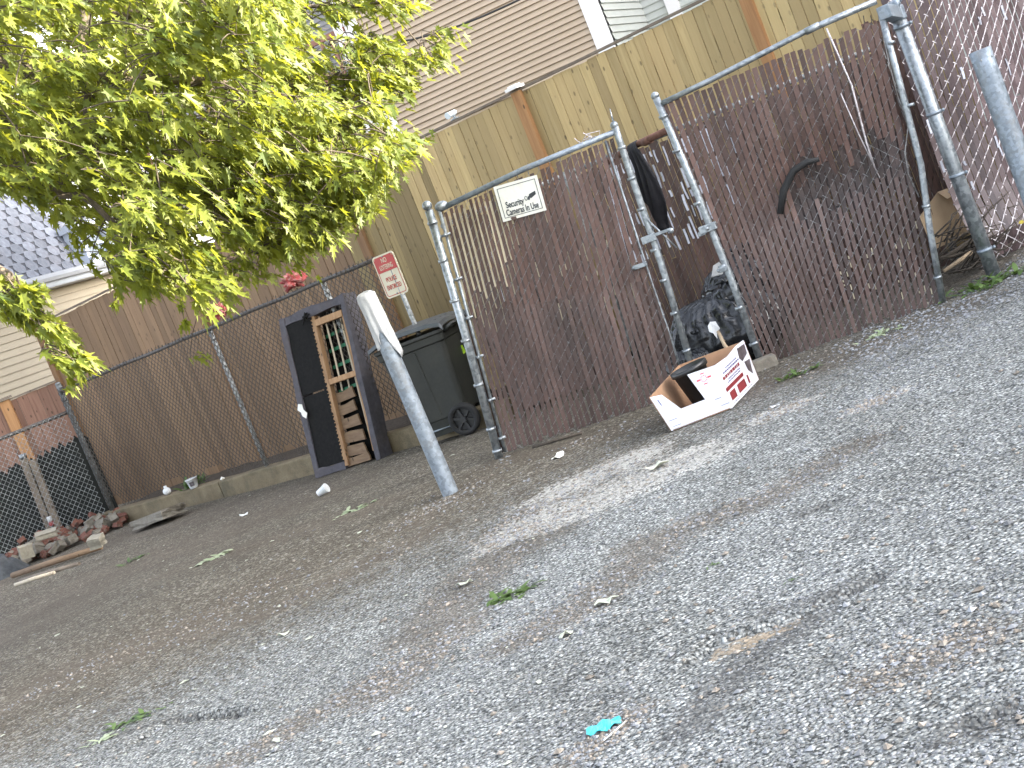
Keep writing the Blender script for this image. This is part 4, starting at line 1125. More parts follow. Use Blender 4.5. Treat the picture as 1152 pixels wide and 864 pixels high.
# ================================================================== WHEELIE BINS
def wheel_parts(c, axis, r, t):
    axis = V(axis).normalized(); x = axis.cross(UP).normalized(); y = x.cross(axis)
    m = MB(); n = 28; prof = [(r * .70, -.035), (r * .93, -.036), (r, -.022), (r, .022), (r * .93, .036), (r * .70, .035)]
    vs = []; fs = []
    for i in range(n):
        a = 2 * math.pi * i / n
        for (rr_, h) in prof: vs.append(c + (x * math.cos(a) + y * math.sin(a)) * rr_ + axis * h)
    k = len(prof)
    for i in range(n):
        for j in range(k): fs.append((i * k + j, ((i + 1) % n) * k + j, ((i + 1) % n) * k + (j + 1) % k, i * k + (j + 1) % k))
    m.add(vs, fs); w = m.build('wheel', 'rubber', t, True)
    m = MB()
    for i in range(6):
        a = 2 * math.pi * i / 6 + .3; d = x * math.cos(a) + y * math.sin(a)
        m.box(c + d * r * .40, (r * .62, .022, .045), (d, axis.cross(d), axis))
    m.tube([c - axis * .03, c + axis * .042], r * .2, 14)
    m.tube([c - axis * .012, c + axis * .0], r * .69, 24)
    m.build('rim', 'rim_plastic', w)

def bin_(label, base, yaw, sticker=False, lidtilt=0.0):
    t = thing('wheeled_bin', label, 'bin', base, yaw, group='dark wheeled bins behind the left gate')
    M = WORLD[t.name]
    def q(x, y, z): return M @ V((x if x > 0 else x * .74, y, z))
    H = 1.0
    # body: tapered tub with ribbed shoulders, front at -x, wheels at +x
    m = MB()
    def ring(z, lx0, lx1, hw, r=.05):
        pts = []
        for cx, cy, a0 in ((lx1 - r, hw - r, 0), (lx0 + r, hw - r, 90), (lx0 + r, -hw + r, 180), (lx1 - r, -hw + r, 270)):
            for i in range(5): a = math.radians(a0 + 22.5 * i); pts.append(q(cx + r * math.cos(a), cy + r * math.sin(a), z))
        return pts
    rings = [ring(.06, -.26, .20, .22), ring(.20, -.29, .22, .24), ring(.205, -.30, .31, .25), ring(.55, -.33, .34, .275), ring(.86, -.365, .37, .295), ring(.865, -.39, .385, .315), ring(.93, -.395, .39, .32), ring(.935, -.41, .40, .335), ring(.965, -.41, .40, .335)]
    k = 20; vs = [p for r in rings for p in r]; fs = []
    for i in range(len(rings) - 1):
        for j in range(k): fs.append((i * k + j, i * k + (j + 1) % k, (i + 1) * k + (j + 1) % k, (i + 1) * k + j))
    fs.append(tuple(range(k - 1, -1, -1))); fs.append(tuple((len(rings) - 1) * k + j for j in range(k)))
    m.add(vs, fs)
    for sy in (-1, 1):  # side ribs
        for xx in (-.16, .06):
            m.hexa([q(xx - .012, sy * .24, .24), q(xx + .012, sy * .24, .24), q(xx + .012, sy * .256, .24), q(xx - .012, sy * .256, .24)], [q(xx - .012, sy * .285, .84), q(xx + .012, sy * .285, .84), q(xx + .012, sy * .303, .84), q(xx - .012, sy * .303, .84)])
        m.box(q(.24, sy * .23, .19), (.10, .05, .14), [M.to_3x3() @ V(a) for a in ((1, 0, 0), (0, 1, 0), (0, 0, 1))])
    o = m.build('body', 'bin_plastic', t, False, .006)
    lid = MB(); rl = []
    for (x, z, hw) in ((-.44, .965, .345), (-.43, 1.0, .345), (-.30, 1.03, .34), (0, 1.045, .335), (.28, 1.035, .34), (.40, 1.01, .345), (.42, .975, .345)):
        rl.append([q(x, -hw, z - .03), q(x, -hw * .96, z), q(x, -hw * .45, z + .014), q(x, 0, z + .006), q(x, hw * .45, z + .014), q(x, hw * .96, z), q(x, hw, z - .03)])
    vs = [p for r in rl for p in r]; fs = []
    for i in range(len(rl) - 1):
        for j in range(6): a = i * 7 + j; fs.append((a, a + 1, a + 8, a + 7))
    lid.add(vs, fs); lo = lid.build('lid', 'bin_lid', t, False); sd = lo.modifiers.new('thick', 'SOLIDIFY'); sd.thickness = .012; 
    lm = MB()
    for y in (-.2, -.07, .07, .2): lm.tube([q(-.38, y, 1.028), q(0, y, 1.055), q(.34, y, 1.04)], .010, 6)
    lm.build('lid_rib', 'bin_lid', lo, True)
    m = MB(); m.tube([q(.44, -.25, .95), q(.475, -.25, .965), q(.475, .25, .965), q(.44, .25, .95)], .018, 8)
    for y in (-.25, 0, .25): m.tube([q(.38, y, .93), q(.475, y, .965)], .02, 8)
    m.build('handle', 'bin_plastic', t, True)
    m = MB(); m.tube([q(.27, -.32, .145), q(.27, .32, .145)], .012, 8); m.build('axle', 'galvanized_dull', t, True)
    m = MB(); m.tube([q(-.285, -.235, .12), q(.20, -.245, .12)], .008, 6); m.build('foot_rail', 'galvanized_dull', t, True)
    for sy in (-1, 1): wheel_parts(q(.27, sy * .285, .145), M.to_3x3() @ V((0, sy, 0)), .145, t)
    if sticker:
        m = MB(); m.poly([q(x, y, z) for x, y, z in ((-.385, -.10, .66), (-.385, -.19, .68), (-.38, -.22, .60), (-.375, -.15, .55), (-.377, -.08, .58))], (M.to_3x3() @ V((-1, 0, 0))), .004)
        sa, sb = q(-.3, -.305, 0), q(.3, -.305, 0); sn_ = M.to_3x3() @ V((0, -1, 0))
        m.poly([pln(x, y, sa, sb) for x, y in ((508, 391), (520, 388), (524, 396), (518, 402), (510, 401))], sn_, .006)
        m.build('green_sticker', 'lime', t)
    return t
wp = gnd(529, 489); yaw = math.radians(-21)
ux, uy = V((math.cos(yaw), math.sin(yaw), 0)), V((-math.sin(yaw), math.cos(yaw), 0))
b1 = wp - ux * .27 + uy * .30; b1.z = -.07
bin_('dark grey wheeled bin nearest the bollard with its wheel and plain side showing', b1, yaw)
b2 = b1 + ux * .78 + uy * .42; b2.z = -.07
bin_('dark wheeled bin with a lime green sticker, half hidden behind the left gate', b2, yaw + .12, True)

# ================================================================== CARDBOARD BOX WITH POT
def fruit_box():
    A, B, C = gnd(756, 486), gnd(824, 460), gnd(854, 428)
    for p in (A, B, C): p.z += .006
    D = A + C - B
    t = thing('cardboard_box', 'open white printed cardboard box lying between the gates with a black pot inside', 'box', (A + B + C + D) / 4)
    fx = (B - A).normalized(); sx = (C - B).normalized(); fn = fx.cross(UP).normalized(); sn = sx.cross(UP).normalized()
    if fn.y > 0: fn = -fn
    if sn.x < 0: sn = -sn
    w = (B - A).length; d = (C - B).length
    hL, hR = .235, .275
    # points up the front face, right face: lean of the flared left end
    lean = -fx * .05
    def fr(a, z): return A + fx * (a * w) + UP * z + lean * (1 - a) * (z / .25)
    def sd(a, z): return B + sx * (a * d) + UP * z
    T = .007
    front = [fr(0, 0), fr(1, 0), fr(1, hR), fr(.66, hR + .012), fr(.63, hR - .005), fr(.72, .115), fr(.60, .10), fr(.30, .115), fr(.20, hL - .015), fr(0, hL)]
    m = MB(); 
    # split into convex pieces so that the front face triangulates cleanly
    m.poly([fr(0, 0), fr(1, 0), fr(1, .105), fr(0, .105)], fn, T)
    m.poly([fr(0, .105), fr(.30, .105), fr(.16, hL - .01), fr(0, hL)], fn, T)
    m.poly([fr(.68, .105), fr(1, .105), fr(1, hR), fr(.60, hR + .006)], fn, T)
    m.build('front_panel', 'card_white', t)
    m = MB(); m.poly([sd(0, .0), sd(1, 0), sd(1, .27), sd(.75, .275), sd(.4, .262), sd(0, hR)], sn, T); m.build('side_panel', 'card_white', t)
    m = MB(); i_ = .009
    def br_(p): return p + V((0, 0, 0))
    lb0, lb1 = A, D
    m.poly([A + sx * i_, D, D + UP * .27 + lean, A + UP * hL + lean + sx * i_], -fx, -T)
    m.poly([D, C, C + UP * .265, D + UP * .27 + lean], sx, -T)
    m.poly([A + UP * .006 + fx * .01, B + UP * .006 - fx * .01, C + UP * .006, D + UP * .006], UP, T)
    # inner faces of the white panels are bare brown card
    m.poly([fr(0.02, .01) - fn * .0075, fr(.98, .01) - fn * .0075, fr(.98, .10) - fn * .0075, fr(.02, .10) - fn * .0075], fn, .002)
    m.poly([sd(.02, .01) - sn * .0075, sd(.98, .01) - sn * .0075, sd(.98, .255) - sn * .0075, sd(.02, .255) - sn * .0075], sn, .002)
    m.build('brown_inside', 'card_brown', t)
    # print
    Mx = Matrix((sx, UP, sn)).transposed().to_4x4(); Mx.translation = B + sn * .0012
    def row(y0, y1, x0, x1, mat_, gaps=0, rr=random.Random(3), skew=0):
        mm = MB(); x = x0
        if not gaps: mplate(mm, Mx, [(x1 * d, y1), (x0 * d, y1), (x0 * d, y0), (x1 * d, y0)], 0, .0006)
        else:
            while x < x1 - .01:
                l = rr.uniform(.4, 1.2) * gaps; mplate(mm, Mx, [(min(x + l, x1) * d, y1 - rr.uniform(0, .003)), (x * d, y1), (x * d, y0 + rr.uniform(0, .003)), (min(x + l, x1) * d, y0)], 0, .0006); x += l + gaps * .28
        mm.build('print', mat_, t)
    row(.030, .084, .08, .74, 'print_maroon', .30); row(.096, .120, .02, .62, 'print_maroon'); row(.102, .113, .06, .58, 'card_white', 0) if False else None
    row(.133, .142, .14, .58, 'print_blue', .045); row(.147, .156, .18, .60, 'print_blue', .04); row(.165, .186, .05, .64, 'print_maroon', .06)
    row(.196, .207, .10, .66, 'print_blue', .05); row(.214, .222, .22, .60, 'print_blue', .04); row(.012, .017, .1, .8, 'print_blue', .05)
    mm = MB(); mplate(mm, Mx, [(.97 * d, .25), (.72 * d, .258), (.68 * d, .20), (.74 * d, .17), (.95 * d, .19)], 0, .0006); mplate(mm, Mx, [(.96 * d, .15), (.78 * d, .16), (.80 * d, .10), (.90 * d, .06)], 0, .0006); mm.build('picture', 'print_dark', t)
    Mf = Matrix((fx, UP, fn)).transposed().to_4x4(); Mf.translation = A + fn * .0012
    mm = MB(); cx, cy = .76 * w, .225
    for i in range(10):
        a = i * .628; mplate(mm, Mf, [(cx + .018 * math.cos(a) + .004 * math.cos(b_), cy + .018 * math.sin(a) + .004 * math.sin(b_)) for b_ in (0, 1.57, 3.14, 4.71)], 0, .0006)
    for x_ in (-.034, .034): mplate(mm, Mf, [(cx + x_ + .011, cy + .005), (cx + x_ - .011, cy + .005), (cx + x_ - .011, cy - .005), (cx + x_ + .011, cy - .005)], 0, .0006)
    for y_ in (-.032, .032): mplate(mm, Mf, [(cx + .012, cy + y_ + .003), (cx - .012, cy + y_ + .003), (cx - .012, cy + y_ - .003), (cx + .012, cy + y_ - .003)], 0, .0006)
    mm.build('round_mark', 'print_red', t)
    mm = MB(); rr = random.Random(2)
    mplate(mm, Mf, [(.035 * w - .02, .205), (.02 * w - .02, .205), (.02 * w - .01, .165), (.035 * w - .01, .165)], 0, .0006)
    mm.build('small_print', 'print_blue', t)
    for x_, y_, l in ((.02, .06, .05), (.86, .035, .05), (.05, .02, .05), (.80, .082, .04)): mm = MB(); mplate(mm, Mf, [(x_ * w + l, y_ + .003), (x_ * w, y_ + .003), (x_ * w, y_), (x_ * w + l, y_)], 0, .0006); mm.build('small_print', 'print_blue', t)
    # pot
    pc = A + fx * (.40 * w) + sx * (.42 * d) + UP * .06
    p = thing('plant_pot', 'black square-edged nursery pot tipped inside the white cardboard box', 'pot', pc)
    ax = (UP + fx * -.10).normalized(); x = ax.cross(sx).normalized(); y = ax.cross(x)
    mm = MB(); n = 24; prof = [(.075, 0), (.077, .004), (.108, .20), (.120, .201), (.122, .232), (.113, .233), (.10, .19), (.07, .01)]
    vs = [pc + ax * h + (x * math.cos(2 * math.pi * i / n) + y * math.sin(2 * math.pi * i / n)) * r for (r, h) in prof for i in range(n)]
    fs = [(j * n + i, j * n + (i + 1) % n, (j + 1) * n + (i + 1) % n, (j + 1) * n + i) for j in range(len(prof) - 1) for i in range(n)]
    fs.append(tuple(range(n - 1, -1, -1))); fs.append(tuple((len(prof) - 1) * n + i for i in range(n)))
    mm.add(vs, fs); mm.build('tub', 'pot_black', p, True)
    mm = MB(); mm.tube([pc + ax * .185, pc + ax * .188], .098, 20); mm.build('potting_soil', 'soil', p)
    return C
BOXC = fruit_box()

# ================================================================== RUBBISH BAGS
def bag(label, c, rx, ry, h, seed, knot=(0, 0), group=None):
    t = thing('rubbish_bag', label, 'bag', c, 0, group)
    bm = bmesh.new(); bmesh.ops.create_icosphere(bm, subdivisions=6, radius=1.0)
    kn = V((knot[0], knot[1], 1)).normalized()
    for v in bm.verts:
        d = v.co.normalized(); u = (d.z + 1) / 2
        ang = math.atan2(d.dot(V((0, 1, 0))), d.dot(V((1, 0, 0))))
        near = max(0, d.dot(kn))
        fold = .034 * math.sin(ang * 26 + 4 * nz(d * 2 + V((seed, 0, 0)))) * near ** .8
        fold += .05 * abs(nz(d * 3.4 + V((seed, 1, 2)))) * -1.3 + .016 * nz(d * 8 + V((seed, 5, 1))) + .010 * nz(V((ang * 5, u * 30, seed)))
        k = 1 + fold + .16 * nz(d * 1.4 + V((seed, 9, 9))) + .30 * max(0, near - .955) / .045
        x, y, z = d.x * k * rx, d.y * k * ry, (max(d.z, -.72) + .72) / 1.72 * h * (1 + .25 * (k - 1)) + (k - 1) * .25 * h * max(0, d.z)
        v.co = V((x, y, z))
    me = bpy.data.meshes.new('sack'); bm.to_mesh(me); bm.free(); me.materials.append(MATS['bag_plastic']); me.polygons.foreach_set('use_smooth', [True] * len(me.polygons))
    o = bpy.data.objects.new('sack', me); COL.objects.link(o); o.parent = t; WORLD[o.name] = WORLD[t.name]
    m = MB(); kp = V(c) + V((kn.x * rx, kn.y * ry, h * (.72 + kn.z) / 1.72))
    m.tube([kp, kp + kn * .04], [.03, .02], 8)
    for i in range(5): 
        a = i * 1.3 + seed; m.tube([kp + kn * .03, kp + kn * .09 + V((.05 * math.cos(a), .05 * math.sin(a), 0)), kp + kn * .10 + V((.11 * math.cos(a), .11 * math.sin(a), -.02))], [.018, .022, .006], 6)
    m.build('knot', 'bag_plastic', t, True)
    return t
p1 = at(812, 398, 10.75)
bag('large shiny black rubbish bag slumped in the gap behind the white box', V((p1.x + .10, 10.85, 0)), .46, .38, .53, 3, (.25, -.35))
p2 = at(812, 330, 11.1)
bag('black rubbish bag piled on top against the right gate pipe', V((p2.x + .14, 11.2, .36)), .27, .26, .30, 8, (.3, -.2))
bag('low black rubbish bag spilling out beside the left gate latch pipe', V((p1.x - .24, 10.62, 0)), .20, .20, .26, 5, (.2, .1))
m = MB(); c = at(803, 369, 10.36)
pts = [(-.035, .03), (-.01, .05), (.03, .035), (.04, -.02), (.012, -.035), (-.005, -.075), (-.018, -.03), (-.04, -.01)]
m.poly([c + V((a, .02 * math.sin(a * 60), b_)) for a, b_ in pts], (0, -1, .3), .006); o = m.build('paper_scrap', 'paper_white'); tag(o, 'crumpled white tissue stuck on the large black rubbish bag', 'paper')
m = MB(); m.tube([at(808, 373, 10.30), at(815, 388, 10.2), at(827, 404, 9.95)], [.012, .013, .016], 8); o = m.build('stick', 'twig_pale', None, True); tag(o, 'short bent brown stick poking out of the white cardboard box', 'stick')
m = MB(); c = at(808, 305, 10.95); m.poly([c + V((a, 0, b_)) for a, b_ in ((-.06, -.02), (-.02, .05), (.03, .06), (.05, .0), (.02, -.03))], (0, -1, .4), .02); o = m.build('paper_bag', 'paper_white'); tag(o, 'crumpled white bag on top of the upper black rubbish bag', 'bag')

# cardboard and brush right of the right gate
cb = at(1066, 236, 10.55)
t = thing('cardboard_sheet', 'tan cardboard flap leaning in the gap beside the gate post', 'cardboard', V((cb.x, 10.55, .1)))
m = MB(); ax = V((.96, .05, .15)).normalized(); uu = V((0, .12, 1)).normalized()
for k_, (a0, a1, tilt) in enumerate(((-.20, .19, 0),)):
    m.poly([cb + ax * -.20 + uu * -.19, cb + ax * .20 + uu * -.23, cb + ax * .19 + uu * .10, cb + ax * -.02 + uu * .14, cb + ax * -.20 + uu * .06], (0, -1, .1), .008)
m.build('panel', 'card_tan', t)
m = MB(); m.poly([cb + ax * -.02 + uu * .143, cb + ax * .19 + uu * .103, cb + ax * .21 + uu * .06 + V((0, -.08, 0)), cb + ax * .0 + uu * .08 + V((0, -.09, 0))], (0, -.5, 1), .006); m.build('flap', 'card_tan', t)
m = MB(); rr = random.Random(31)
for i in range(46):
    s = at(rr.uniform(1046, 1098), rr.uniform(262, 318), rr.uniform(10.0, 10.5)); s.z = max(s.z, .09)
    L = rr.uniform(.15, .55); a = rr.uniform(-.5, .9); e = s + V((math.cos(a) * L, rr.uniform(-.15, .15), math.sin(a) * L * .8))
    e.z = max(e.z, .08); mid_ = s.lerp(e, .5) + V((0, rr.uniform(-.05, .05), rr.uniform(-.06, .09)))
    m.tube([s, mid_, e], [rr.uniform(.003, .009), .005, .0025], 5)
for (a, b_) in (((1048, 300), (1105, 262)), ((1050, 292), (1088, 285))):
    m.tube([at(*a, 10.2), at(*b_, 10.2)], .016, 6)
o = m.build('brush_pile', 'twig', None, True); tag(o, 'tangle of dry dark twigs heaped at the foot of the gate post', 'twigs')
m = MB(); m.tube([at(1062, 305, 10.1), at(1093, 284, 10.15)], [.012, .016], 7); o = m.build('broken_branch', 'twig_pale', None, True); tag(o, 'pale broken branch lying in the dark twigs by the gate post', 'branch')
m = MB(); c = at(1149, 250, 10.1); m.poly([c + V((a, .01 * b_, b_)) for a, b_ in ((-.02, .0), (-.01, .012), (.012, .014), (.02, -.004), (.0, -.012))], (0, -1, .5), .004); o = m.build('wrapper', 'sign_yellow'); tag(o, 'small yellow wrapper caught at the foot of the lilac-brown fence', 'wrapper')
# block under the left end of the right gate
c = gnd(864, 417); t_ = MB(); t_.box(c + V((.02, .16, .03)), (.16, .12, .08)); o = t_.build('concrete_block', 'stone', bevel=.01); tag(o, 'dark concrete block on the ground under the right gate leaf', 'block')
c = gnd(855, 410); t_ = MB()
for i in range(8): t_.add(stone_verts(c + V((RND.uniform(-.07, .07), RND.uniform(0, .12), .012)), RND.uniform(.012, .03)), OCT)
o = t_.build('plastic_litter', 'plastic_clear'); tag(o, 'crumpled clear plastic scraps beside the block under the right gate', 'plastic'); 

# ================================================================== RUBBLE, STONES, POLES
def chunk(name, mat, c, size, rot, seed, label, cat, group=None):
    bm = bmesh.new(); bmesh.ops.create_cube(bm, size=1.0); bmesh.ops.subdivide_edges(bm, edges=bm.edges[:], cuts=3, use_grid_fill=True)
    for v in bm.verts:
        k = 1 + .20 * nz(v.co * 2.3 + V((seed * 3.1, 0, 0)))
        far = max(abs(v.co.x), 0) ; 
        v.co = V((v.co.x * size[0], v.co.y * size[1], v.co.z * size[2])) * k
    bmesh.ops.rotate(bm, verts=bm.verts, matrix=rot)
    zmin = min(v.co.z for v in bm.verts)
    me = bpy.data.meshes.new(name); bm.to_mesh(me); bm.free(); me.materials.append(MATS[mat])
    o = bpy.data.objects.new(name, me); COL.objects.link(o); o.location = (c[0], c[1], c[2] - zmin); WORLD[o.name] = Matrix()
    return tag(o, label, cat, group)
from mathutils import Euler
def rubble():
    rr = random.Random(14)
    for i in range(120):
        u = rr.random(); dfr = rr.random() ** 1.2; Y = corner.y - .12 - dfr * .60
        hmax = (.25 * (1 - dfr)) * (.45 + .55 * math.sin(math.pi * min(1, .15 + u * .9)))
        z = -.08 + rr.random() * hmax
        a0 = at(18, 640, Y).x; a1 = at(140, 590, Y).x; X = a0 + (a1 - a0) * u
        kind = rr.random(); whole = rr.random()
        sz = (.16 * (.45 + .55 * whole), .08, .052)
        rot = Euler((rr.uniform(-.6, .6), rr.uniform(-.7, .7), rr.uniform(0, 3.1))).to_matrix(); c = (X, Y, z)
        if kind < .68: chunk('brick', 'brick', c, sz, rot, i, 'broken red brick in the rubble heap below the low chain-link fence', 'brick', 'broken bricks heaped under the low fence')
        else: chunk('rubble_stone', 'stone', c, (rr.uniform(.08, .2), rr.uniform(.07, .14), rr.uniform(.05, .10)), rot, i, 'grey stone lump in the brick rubble heap under the low fence', 'stone', 'stones among the broken bricks')
    for (px, py, sz, rz, lab) in ((37, 617, (.15, .08, .15), .5, 'square pale concrete block leaning at the left end of the brick rubble'), (116, 606, (.15, .12, .11), -.3, 'pale squared stone block at the front of the brick rubble'), (62, 604, (.24, .15, .07), .2, 'long tan stone lying on top of the brick rubble')):
        p = gnd(px, py + 22); chunk('stone_block', 'block', (p.x, p.y + .02, -.03 + (.16 if px == 62 else .06)), sz, Euler((.25, .1, rz)).to_matrix(), px, lab, 'block')
    p = gnd(180, 590); 
    chunk('flat_stone', 'stone', (p.x, p.y + .08, -.08), (.62, .34, .10), Euler((-.10, -.05, -.72)).to_matrix(), 77, 'flat slab of grey stone lying against the concrete kerb', 'stone')
rubble()
def pole(label, a, b_, r, mat='old_wood', z=.03, name='timber_pole'):
    A, B = gnd(*a), gnd(*b_); A.z += z; B.z += z; m = MB(); m.tube([A, A.lerp(B, .5) + V((0, 0, .004)), B], [r, r * 1.05, r * .9], 8); o = m.build(name, mat, None, True); tag(o, label, 'timber')
pole('long brown timber pole lying in front of the brick rubble', (16, 652), (116, 620), .032, 'broken_wood', .05)
pole('short pale stick on the ground nearest the grey blanket', (18, 660), (62, 646), .020, 'slat_wood', .02, 'stick')
pole('dark grey board edge lying under the brown timber pole', (24, 655), (90, 636), .024, 'old_wood', .015)
pole('dark twig lying below the left gate leaf', (600, 505), (655, 489), .011, 'bark', .012, 'twig')
def blanket():
    c = gnd(-4, 652); m = MB(); n = 34; vs = []
    for j in range(n + 1):
        for i in range(n + 1):
            u, v = i / n * 2 - 1, j / n * 2 - 1; r = math.hypot(u, v)
            h = .24 * max(0, 1 - r ** 3) + .07 * max(0, 1 - r) * math.sin(r * 17 + math.atan2(v, u) * 1.5) + .05 * nz((u * 4, v * 4, 1)) * max(0, 1.1 - r)
            vs.append(c + V((u * .40 + .04 * nz((u * 2, v * 2, 6)), v * .34, max(.002, h))))
    m.add(vs, [(j * (n + 1) + i, j * (n + 1) + i + 1, (j + 1) * (n + 1) + i + 1, (j + 1) * (n + 1) + i) for j in range(n) for i in range(n)])
    o = m.build('blanket', 'blanket', None, True); tag(o, 'crumpled dark grey blanket on the ground at the left edge', 'blanket')
blanket()

# white tub with a weed on the kerb, red rags on the rail
p = pln(218, 546, kpt(0, .03, 0), kpt(1, .03, 0)); p.z = .105
t = thing('plastic_tub', 'small white plastic tub with a weed growing behind it on the kerb', 'tub', p)
m = MB(); m.tube([p + UP * .0, p + UP * .01, p + UP * .10, p + UP * .102, p + UP * .115], [.045, .05, .066, .073, .073], 16); m.build('cup', 'paper_white', t, True)
m = MB(); m.box(p + V((.0, -.062, .055)), (.05, .006, .05)); m.build('label', 'print_dark', t)
p = pln(188, 553, kpt(0, .06, 0), kpt(1, .06, 0)); p.z = .105
m = MB(); m.ball(p + UP * .045, .05, 0, 10, 6, (1, 1, .9)); m.tube([p + UP * .08, p + UP * .11], .02, 8); o = m.build('bottle', 'plastic_clear', None, True); tag(o, 'crushed clear plastic bottle on the kerb left of the white tub', 'bottle')
p = pln(249, 535, kpt(0, .06, 0), kpt(1, .06, 0)); p.z = .115; m = MB(); m.add(stone_verts(p, .05), OCT); o = m.build('paper_scrap', 'paper'); tag(o, 'scrap of cream paper on the kerb right of the white tub', 'paper')
def rag(px, py, h, w, label, seed):
    c = pln(px, py, CF0, CF1); rr = random.Random(seed); t = thing('rag', label, 'rag', c)
    bm = bmesh.new(); bmesh.ops.create_icosphere(bm, subdivisions=4, radius=1)
    for v in bm.verts:
        d = v.co.normalized(); k = 1 + .75 * nz(d * 2.2 + V((seed, 0, 0))) + .35 * nz(d * 5 + V((seed, 2, 0)))
        v.co = V((d.x * w * k, d.y * .05 * k, d.z * h * k + h * .8))
    me = bpy.data.meshes.new('cloth'); bm.to_mesh(me); bm.free(); me.materials.append(MATS['red_cloth']); me.polygons.foreach_set('use_smooth', [True] * len(me.polygons))
    o = bpy.data.objects.new('cloth', me); COL.objects.link(o); o.parent = t
rag(333, 322, .075, .10, 'larger crumpled red and white rag perched on the black fence rail above the box spring', 4)
rag(250, 355, .065, .065, 'smaller pinkish red rag on the black fence rail under the foliage', 9)

# ================================================================== WEEDS + LITTER
def blade(mb, a, d, L, w, droop, rr):
    d = V(d).normalized(); s = d.cross(UP);
    if s.length < .05: s = V((1, 0, 0))
    s.normalize(); k = 4; vs = []
    for i in range(k + 1):
        f = i / k; p = a + d * (L * f) + UP * (-droop * f * f * L); ww = w * math.sin(math.pi * (.12 + .88 * f)) ** .8 if i < k else 0.0008
        vs += [p - s * ww, p + s * ww]
    mb.add(vs, [(2 * i, 2 * i + 1, 2 * i + 3, 2 * i + 2) for i in range(k)])
def weed(px, py, size, n, label, seed, mat='weed_leaf', flat=.3, spread=None, pos=None):
    rr = random.Random(seed); p = pos or gnd(px, py); m = MB()
    if not pos: p.z = gz(p.x, p.y)
    for i in range(n):
        a = rr.uniform(0, 6.28); sp = spread or size * .35
        q = p + V((rr.gauss(0, sp), rr.gauss(0, sp * .6), .004))
        blade(m, q, (math.cos(a), math.sin(a), rr.uniform(.1, 1.0) * flat * 2), size * rr.uniform(.4, 1.0), size * .12, rr.uniform(.1, .5), rr)
    o = m.build('weed', mat); tag(o, label, 'weed')
weed(572, 669, .10, 46, 'low green weed in the middle of the bare asphalt', 1, spread=.06)
weed(148, 812, .09, 40, 'flat pale green weed by the cracked asphalt at the lower left', 2, spread=.07)
weed(118, 832, .07, 26, 'small wilted weed nearest the lower left corner', 12, 'wilted_leaf', spread=.04)
weed(400, 573, .14, 26, 'wilted green sprig on the asphalt below the box spring', 3, 'wilted_leaf', .2, .08)
weed(240, 630, .15, 26, 'wilted pale sprig lying on the dirt left of the box spring', 4, 'wilted_leaf', .2, .08)
weed(1112, 320, .14, 70, 'leafy green weed at the foot of the gate post', 5, flat=.5, spread=.13)
weed(897, 423, .09, 40, 'green grass tuft under the right gate leaf', 6, flat=.6, spread=.06)
weed(992, 377, .10, 30, 'pale weed at the bottom edge of the right gate leaf', 7, 'wilted_leaf', .4, .07)
weed(152, 630, .12, 22, 'small green weed on the dirt in front of the rubble', 8, spread=.08)
weed(802, 636, .03, 14, 'tiny green sprout in the coarse asphalt', 9, spread=.015)
weed(890, 655, .02, 12, 'tiny dark green sprout at the right in the coarse asphalt', 10, spread=.012)
p = pln(213, 536, kpt(0, .16, 0), kpt(1, .16, 0)); p.z = .10
weed(0, 0, .24, 40, 'green weed growing on the kerb behind the white tub', 11, flat=1.0, spread=.06, pos=p)

